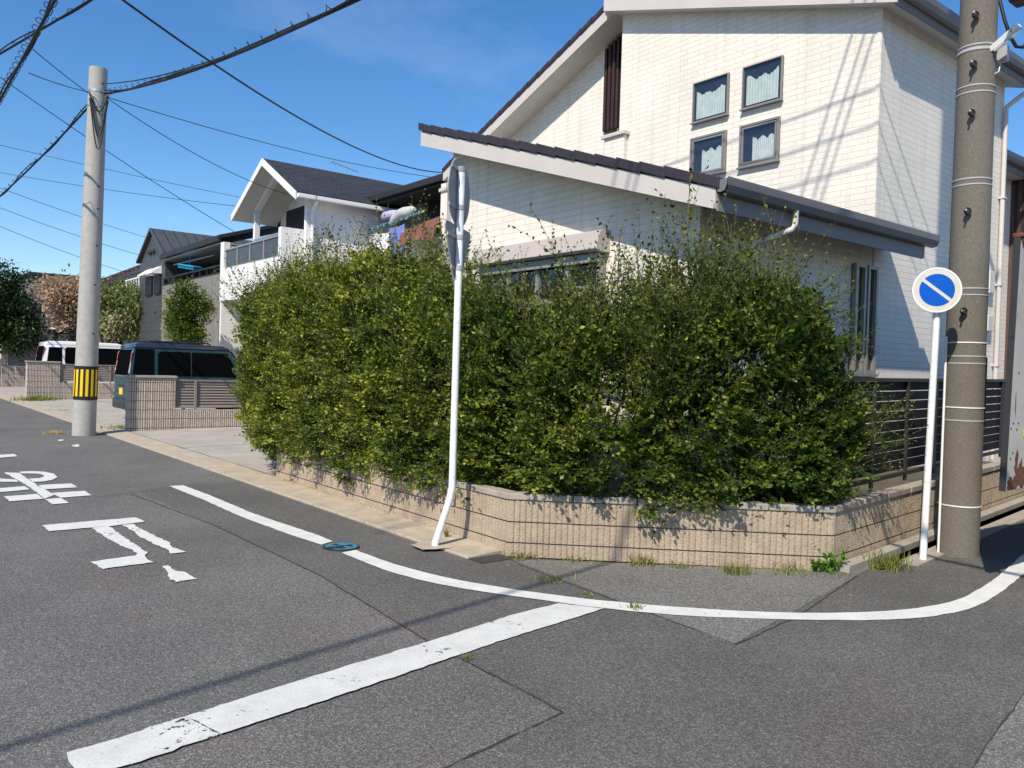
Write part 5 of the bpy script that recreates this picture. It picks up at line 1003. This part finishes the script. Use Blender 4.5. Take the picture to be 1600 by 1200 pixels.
def frame_at(s):
    h = hp(s); h2 = hp(s + .05); tg = unit(np.concatenate([h2[:, :2] - h[:, :2], np.zeros((len(s), 1))], 1)); return h, tg, np.stack([tg[:, 1], -tg[:, 0], np.zeros(len(s))], 1)
CT = []
def face_set(n, d0, d1, sc0, sc1, upb=.25, noise=.25):
    """sprays over the street face: even in height, lumpy in depth"""
    nc = max(1, n // 13); sc_ = rng.uniform(.0, sL[-1], nc); vc = rng.uniform(-.03, 1.0, nc); dc = rng.uniform(-.30, .12, nc); k = rng.integers(0, nc, n)
    s = np.clip(sc_[k] + rng.normal(0, .13, n), .03, sL[-1] - .02); h, tg, out = frame_at(s); v = np.clip(vc[k] + rng.normal(0, .13, n) / np.maximum(h[:, 3] - h[:, 2], 1.), -.06, 1.03); ru = np.minimum(1, np.minimum((v + .16) / .25, (1.10 - v) / .25)); ru = np.sqrt(np.clip(ru, 0, 1))
    lump = 1 + .07 * np.sin(s * 3.3 + v * 5) + .07 * np.sin(s * 7.1 - v * 9 + 1) + .04 * np.sin(v * 31 - s * 9) + dc[k]
    lat = rng.uniform(d0, d1, n) * lump * ru * h[:, 4]; pos = np.concatenate([h[:, :2], (h[:, 2] + v * (h[:, 3] - h[:, 2]))[:, None]], 1) + out * lat[:, None]
    CT.append(rng.normal(0, .10, nc)[k])
    d = out * .85 + np.array([0, 0, 1.]) * ((v - .5) * .9 + upb)[:, None] + tg * rng.normal(-.25, .6, n)[:, None] + rng.normal(0, noise, (n, 3))
    nr = np.array([0, 0, 1.]) + out * .75 + rng.normal(0, .28, (n, 3)); return s, pos, d, nr, rng.uniform(sc0, sc1, n)
def top_set(n, sc0, sc1):
    CT.append(np.zeros(n)); s = rng.uniform(.1, sL[-1] - .1, n); h, tg, out = frame_at(s); lat = rng.uniform(-.95, .95, n); z = h[:, 3] - .18 * lat ** 2 * (h[:, 3] - h[:, 2]) * .6 - rng.uniform(0, .3, n) + .06 * np.sin(s * 9)
    pos = np.concatenate([h[:, :2], z[:, None]], 1) + out * (lat * h[:, 4])[:, None]; d = np.array([0, 0, .9]) + out * (lat * .6)[:, None] + tg * rng.normal(-.15, .5, n)[:, None] + rng.normal(0, .25, (n, 3))
    return s, pos, d, out * .8 + np.array([0, 0, .5]) + rng.normal(0, .4, (n, 3)), rng.uniform(sc0, sc1, n)
parts = [face_set(6200, .80, 1.04, .6, 1.1), face_set(1700, .1, .72, .9, 1.4), top_set(1300, .7, 1.15), face_set(700, -.95, -.2, .9, 1.4)]
sx = np.concatenate([p[0] for p in parts]); pos, dr_, nr, sc = [np.concatenate([p[i] for p in parts]) for i in (1, 2, 3, 4)]
pos = pos - unit(dr_) * .18; CT = np.concatenate(CT)
L1, T1, u1, i1 = place(sprays, pos, dr_, nr, sc, rng.integers(0, len(sprays), len(pos)))
sp = np.clip((sL[-1] - sx) / 5.0, 0, 1)                # yellower species toward the far end, with part of its sunlight in the tint
tn1 = np.clip(.23 + .25 * sp[i1] + .24 * (u1 > .6) * rng.random(len(u1)) + rng.normal(0, .13, len(u1)) + rng.normal(0, .07, len(pos))[i1] + CT[i1], 0, 1)
# long upright shoots
n = 695; s = np.concatenate([rng.uniform(.6, sL[-1] - .4, 350), rng.normal(sL[-1] - 1.45, .5, 175), rng.uniform(0.2, 4.6, 170)]); s = np.clip(s, .2, sL[-1] - .35); h = hp(s); h2 = hp(s + .05)
tg = unit(np.concatenate([h2[:, :2] - h[:, :2], np.zeros((n, 1))], 1)); out = np.stack([tg[:, 1], -tg[:, 0], np.zeros(n)], 1); lat = rng.uniform(-.75, .85, n)
pos2 = np.concatenate([h[:, :2], (h[:, 2] + (h[:, 3] - h[:, 2]) * (1 - .25 * np.abs(lat) ** 2) - rng.uniform(.25, .65, n))[:, None]], 1) + out * (lat * h[:, 4])[:, None]
d2 = np.array([0, 0, 1.]) + out * (lat * .35 + rng.normal(0, .16, n))[:, None] + tg * rng.normal(-.05, .22, n)[:, None]
sc2 = np.where(rng.random(n) < .3, rng.uniform(.85, 1.35, n), rng.uniform(.5, .95, n))
tall = np.abs(s - (sL[-1] - 1.5)) < .9; sc2[tall] *= rng.uniform(1.0, 1.15, tall.sum())
L2, T2, u2, i2 = place(shoots, pos2, d2, rng.normal(0, 1, (n, 3)), sc2, rng.integers(0, len(shoots), n))
tn2 = np.clip(.38 + .22 * np.clip((sL[-1] - s) / 5, 0, 1)[i2] + rng.normal(0, .16, len(u2)), 0, 1)
# tallest single shoots standing clear of the top
n = 310; s = np.clip(np.concatenate([rng.normal(sL[-1] - 1.35, .55, 140), rng.uniform(.3, sL[-1] - .6, 170)]), .2, sL[-1] - .4); h, tg, out = frame_at(s); lat = rng.uniform(-.7, .7, n)
pos5 = np.concatenate([h[:, :2], (h[:, 3] - rng.uniform(.15, .4, n))[:, None]], 1) + out * (lat * h[:, 4])[:, None]
whips = [proto_spray(1.0, 5, .042, .036, rng, True) for _ in range(5)]
L5, T5, u5, i5 = place(whips, pos5, np.array([0, 0, 1.]) + out * rng.normal(.05, .16, n)[:, None] + tg * rng.normal(-.03, .18, n)[:, None], rng.normal(0, 1, (n, 3)), rng.uniform(.5, 1.0, n) + np.where(np.arange(n) < 140, rng.uniform(0, .45, n), 0), rng.integers(0, 5, n))
tn5 = np.clip(.5 + rng.normal(0, .18, len(u5)), 0, 1)
# young shoots leaning out of the street face
n = 420; s = rng.uniform(.2, sL[-1] - .15, n); h, tg, out = frame_at(s); v = rng.uniform(.1, 1, n)
pos4 = np.concatenate([h[:, :2], (h[:, 2] + v * (h[:, 3] - h[:, 2]) - .1)[:, None]], 1) + out * (h[:, 4] * .82)[:, None]
L4, T4, u4, i4 = place(shoots, pos4, out * rng.uniform(.35, .9, n)[:, None] + tg * rng.normal(-.15, .5, n)[:, None] + np.array([0, 0, 1.]) * rng.uniform(.35, 1.0, n)[:, None], rng.normal(0, 1, (n, 3)), rng.uniform(.3, .55, n), rng.integers(0, len(shoots), n))
tn4 = np.clip(.40 + rng.normal(0, .16, len(u4)), 0, 1)
# loose side shoots at both ends
n = 260; e = rng.random(n) < .6; s = np.where(e, rng.uniform(.0, 1.2, n), sL[-1] - rng.uniform(0.02, .5, n)); h = hp(s); h2 = hp(s + .04); tg = unit(np.concatenate([h2[:, :2] - h[:, :2], np.zeros((n, 1))], 1)); out = np.stack([tg[:, 1], -tg[:, 0], np.zeros(n)], 1)
pos3 = np.concatenate([h[:, :2], rng.uniform(h[:, 2] + .1, h[:, 3] - .1)[:, None]], 1) + out * rng.uniform(-.4, .5, n)[:, None]; d3 = tg * np.where(e, -1., .8)[:, None] + out * rng.normal(.1, .4, n)[:, None] + np.array([0, 0, 1.]) * rng.uniform(.05, .8, n)[:, None]
L3, T3, u3, i3 = place(shoots, pos3, d3, rng.normal(0, 1, (n, 3)), rng.uniform(.4, .75, n), rng.integers(0, len(shoots), n))
tn3 = np.clip(.42 + rng.normal(0, .16, len(u3)), 0, 1)
o = quadmesh('leaves', np.concatenate([L1, L2, L3, L4, L5]), 'hedge', np.concatenate([tn1, tn2, tn3, tn4, tn5]), parent=t); o['kind'] = 'stuff'
o = quadmesh('twigs', np.concatenate([T1, T2, T3, T4, T5]), 'twig', None, parent=t); o['kind'] = 'stuff'
mb = MB()
for k in range(34):
    s = np.array([rng.uniform(1.6, sL[-1] - .3)]); h = hp(s)[0]; b0 = V(h[0] + rng.normal(0, .15), h[1] + rng.normal(0, .1), .38); tp = b0 + V(rng.normal(0, .35), rng.normal(0, .35), rng.uniform(.6, .8) * (h[3] - .4)); mid = (b0 + tp) / 2 + V(*rng.normal(0, .08, 2), 0)
    mb.tube([b0, mid, tp], [.022, .014, .006], 6)
mb.build('stems', 'bark', t, smooth=True)
mb = MB()
for x, y in ((897, 548), (943, 557), (955, 584), (903, 587), (996, 533), (945, 723), (995, 722), (860, 645), (816, 706), (875, 735), (848, 620), (985, 700)):
    c_ = at(x, y, 7.9) if x > 840 else at(x, y, 7.7); mb.ball(c_, (.016, .016, .02), 6)
mb.build('fruit', 'fruit', t, smooth=True)

# --- trees
def tree(name, label, blobs, nclump, per, ls, m, base, trunk_r=.09, seed=1, mats=None, cat='tree', spread=.28, tint=(.45, .2), limbs=True):
    r = np.random.default_rng(seed); t = thing(name, base, label, cat); B = np.array(blobs, float); vol = B[:, 3] * B[:, 4] * B[:, 5]; k = r.choice(len(B), nclump, p=vol / vol.sum()); d = unit(r.normal(0, 1, (nclump, 3))); rad = r.uniform(.45, 1.05, nclump)
    cc = B[k, :3] + d * B[k, 3:6] * rad[:, None]; own = np.repeat(np.arange(nclump), per); p = cc[own] + r.normal(0, spread, (nclump * per, 3)) * np.array([1, 1, .7])
    dd = unit(d[own] * .5 + r.normal(0, .7, p.shape) + np.array([0, 0, -.15])); nn = unit(r.normal(0, .6, p.shape) + np.array([0, 0, 1.]) + d[own] * .4); L = ls * r.uniform(.6, 1.3, len(p)); Q = leafquad(p, dd, nn, L, L * .55)
    tn = np.clip(tint[0] + r.normal(0, tint[1], nclump)[own] + r.normal(0, .12, len(p)), 0, 1); 
    if mats:
        sel = r.random(len(p)) < mats[1](cc)[own]; quadmesh('crown', Q[~sel], m, tn[~sel], parent=t)['kind'] = 'stuff' if False else 'thing'; quadmesh('withered_leaves', Q[sel], mats[0], tn[sel], parent=t)
    else: quadmesh('crown', Q, m, tn, parent=t)
    mb = MB(); base = np.array(base, float); top = B[:, :3].mean(0); mb.tube([base, base + (top - base) * .5 + V(.05, .05, 0), top], [trunk_r, trunk_r * .75, trunk_r * .4], 8)
    for b in B: mb.tube([base + (top - base) * .45, (b[:3] + base + (top - base) * .5) / 2 + V(0, 0, .15), b[:3]], [trunk_r * .55, trunk_r * .4, trunk_r * .15], 6)
    mb.build('trunk', 'bark', t, smooth=True); return t
c1 = at(20, 480, 40); tree('evergreen_tree', 'dense dark evergreen tree at the left edge behind the far wall', [(c1[0] - 1, c1[1] + .5, 3.6, 1.6, 1.6, 1.9), (c1[0] + .1, c1[1], 3.1, 1.4, 1.4, 1.7), (c1[0] - .5, c1[1], 4.9, 1.0, 1.0, 1.2), (c1[0] - 2.6, c1[1] + 2, 3.6, 1.6, 1.6, 2)], 420, 70, .16, 'ever', (c1[0] - .5, c1[1], 0), .16, 3, tint=(.4, .2))
c2 = at(118, 465, 38); c3 = at(196, 465, 37)
tree('withered_tree', 'spreading tree half withered brown and half green behind the striped pole', [(c2[0] - .4, c2[1], 4.45, 1.2, 1.2, .8), (c2[0] + .5, c2[1], 4.5, 1.3, 1.2, .75), (c3[0], c3[1], 4.2, 1.45, 1.3, .75), (c3[0] + .6, c3[1], 3.7, 1.0, 1.0, .75), (at(228, 482, 36)[0], at(228, 482, 36)[1], 3.9, 1.0, .9, .75), (at(205, 500, 36)[0], at(205, 500, 36)[1], 3.1, 1.1, .9, .6), (c2[0] + .1, c2[1], 3.5, .9, .9, .75)], 380, 60, .17, 'olive', ((c2[0] + c3[0]) / 2, (c2[1] + c3[1]) / 2, 0), .12, 4, mats=('wither', lambda c: np.clip(.85 - (c[:, 0] - c2[0]) / 1.3, .05, .9)), spread=.25, tint=(.5, .22))
c4 = at(290, 478, 25); tree('leafy_tree', 'fresh green rounded tree in front of the beige balcony', [(c4[0] - .2, c4[1], 3.1, .45, .45, .55), (c4[0] + .28, c4[1], 3.2, .48, .45, .6), (c4[0] + .05, c4[1], 3.7, .34, .34, .42), (c4[0], c4[1], 2.45, .55, .55, .45)], 190, 60, .085, 'fresh', (c4[0], c4[1], .1), .06, 6, spread=.11, tint=(.38, .25))
c5_ = at(215, 505, 40); tree('shade_shrub', 'dark shrubs added to fill the shade under the withered tree behind the white van', [(c5_[0], c5_[1] + 1, 2.2, 1.4, 1.0, .9), (c5_[0] + 1.6, c5_[1], 2.0, 1.2, .9, .8), (c5_[0] - 1.8, c5_[1] + 2, 2.2, 1.2, .9, .9)], 160, 50, .14, 'ever', (c5_[0], c5_[1], 0), .05, 8, cat='shrub')  # shrubs added to supply the dark shade beneath the crown

# --- weeds
def tuft(name, c, n, h, spread, m, label, cat='weed', group=None, seed=0, lean=1.0, w=.0042):
    r = np.random.default_rng(seed); c = np.array(c, float); Q = []; tn = []
    for i in range(int(n * 1.7)):
        a = r.uniform(0, 6.28); d = V(math.cos(a), math.sin(a), 0); p = c + V(*(r.normal(0, spread, 2)), 0); H = h * r.uniform(.4, 1.1); ln = r.uniform(.15, 1) * lean; s = V(-d[1], d[0], 0) * w * r.uniform(.6, 1.2); q = [p + d * ln * H * u ** 1.7 + V(0, 0, H * (u - .28 * u * u * ln)) for u in (0, .4, .75, 1)]; ww = (1, .9, .55, .08); tt = np.clip(.5 + r.normal(0, .25), 0, 1)
        for j in range(3): Q.append([q[j] - s * ww[j], q[j] + s * ww[j], q[j + 1] + s * ww[j + 1], q[j + 1] - s * ww[j + 1]]); tn.append(tt)
    o = quadmesh(name, np.array(Q), m, np.array(tn), base=c); return tag(o, label, cat, group)
GW = 'grass weeds along the foot of the corner wall'
for i, (x, y, n, h, sp_, lb) in enumerate(((1385, 888, 120, .17, .085, 'largest clump of long grass at the gutter end by the round sign'), (1150, 896, 70, .10, .06, 'grass weed at the wall foot, second largest, left of the broad leaved plant'), (1228, 893, 60, .09, .09, 'dry grass weed at the wall foot just left of the broad leaved plant'), (1005, 882, 50, .10, .06, 'grass weed at the middle of the wall foot'), (860, 908, 45, .045, .06, 'low grass tuft in the asphalt behind the white edge line'), (992, 952, 28, .05, .03, 'small grass tuft growing out of the white edge line'), (1060, 886, 30, .06, .07, 'sparse grass weed at the wall foot between two fuller ones'), (815, 872, 50, .08, .10, 'dry grass at the left corner of the wall foot'), (900, 877, 24, .06, .08, 'thin grass weed near the left part of the wall foot'), (1313, 900, 20, .03, .03, 'tiny tuft in the asphalt below the broad leaved plant'), (918, 931, 22, .02, .035, 'flat moss green tuft touching the white edge line'))):
    tuft('grass_weed', G(x, y) + V(0, 0, .005), n, h, sp_, 'weed', lb, 'weed', GW, 40 + i)
tuft('grass_weed', G(732, 1032), 14, .05, .02, 'weed', 'tiny weed in the crack beside the stop line', 'weed', None, 60)
tuft('grass_weed', on(60, 622, 1, 27.5) * V(1, 1, 0) + V(0, 0, .03), 260, .22, .32, 'weed', 'green grass clump at the foot of the far ribbed wall', 'weed', None, 61, w=.014)
tuft('grass_weed', G(92, 643), 60, .08, .22, 'weed', 'low grass strip on the concrete left of the striped pole', 'weed', None, 62, w=.012)
tuft('grass_weed', on(190, 658, 1, 14.2) * V(1, 1, 0) + V(.1, 0, .04), 90, .09, .25, 'weed', 'low grass strip right of the striped pole base', 'weed', None, 63, w=.012)
tuft('straw_clump', G(84, 678), 160, .10, .10, 'straw', 'dry straw coloured clump on the road left of the striped pole', 'weed', None, 64, lean=1.6)
tuft('grass_weed', G(697, 845) + V(0, 0, .04), 16, .12, .012, 'weed', 'single weed in the gutter joint right of the bent pole', 'weed', None, 65)
tuft('grass_weed', G(548, 786) + V(.1, 0, .05), 14, .13, .015, 'weed', 'small weed at the wall foot left of the bent pole', 'weed', None, 66)
r = np.random.default_rng(9); c = G(1290, 892); t = thing('broad_leaved_weed', c, 'bright green broad leaved plant at the corner of the tan wall', 'plant'); Q = []; mb = MB()
for k in range(11):
    a = r.uniform(0, 6.28); p = V(c[0] + r.normal(0, .07), c[1] + r.normal(0, .05), 0); tp = p + V(math.cos(a) * .08, math.sin(a) * .08, r.uniform(.08, .24)); mb.tube([p, tp], [.005, .003], 5)
    for j in range(9): u = r.uniform(.25, 1.05); b_ = p + (tp - p) * u; d = unit(r.normal(0, 1, 3) * V(1, 1, .35)); Q.append(leafquad(b_[None], d[None], unit(V(0, 0, 1) + r.normal(0, .35, 3))[None], np.array([r.uniform(.04, .075)]), np.array([r.uniform(.035, .055)]))[0])
quadmesh('leaves', np.array(Q), 'plant', np.clip(.5 + r.normal(0, .25, len(Q)), 0, 1), parent=t); mb.build('stalks', 'plant', t)
# fallen leaves along the gutter
r = np.random.default_rng(12); n = 420; yy = r.uniform(.1, 5.2, n); xx = -2.345 - np.abs(r.normal(0, .045, n)); zz_ = np.full(n, .052); Q = leafquad(np.stack([xx, yy, zz_], 1), unit(r.normal(0, 1, (n, 3)) * V(1, 1, .2)), unit(np.array([0, 0, 1.]) + r.normal(0, .3, (n, 3))), r.uniform(.012, .03, n), r.uniform(.01, .016, n))
tag(quadmesh('fallen_leaves', Q, 'straw', r.uniform(0, .6, n), base=(-2.35, 2, .05)), 'brown fallen leaves in the gutter along the tan wall', 'leaf litter', kind='stuff')

r = np.random.default_rng(21); n = 260; k = r.random(n); p = PL1[None] + (PL3 - PL1)[None] * k[:, None]; off_ = np.abs(r.normal(0, .09, n)) + .01 + (r.random(n) < .12) * r.uniform(0, 1.6, n); p = p + np.array([-.665, -.747])[None] * off_[:, None]
Q = leafquad(np.concatenate([p, np.full((n, 1), .009)], 1), unit(r.normal(0, 1, (n, 3)) * V(1, 1, .15)), unit(np.array([0, 0, 1.]) + r.normal(0, .3, (n, 3))), r.uniform(.008, .026, n), r.uniform(.006, .014, n))
tag(quadmesh('fallen_leaves', Q, 'straw', r.uniform(0, .5, n), base=(-1.5, -1, .01)), 'dry leaf bits and grit strewn on the asphalt before the corner wall', 'leaf litter', kind='stuff')
for o in list(bpy.data.objects):
    if '_b' in o: del o['_b']
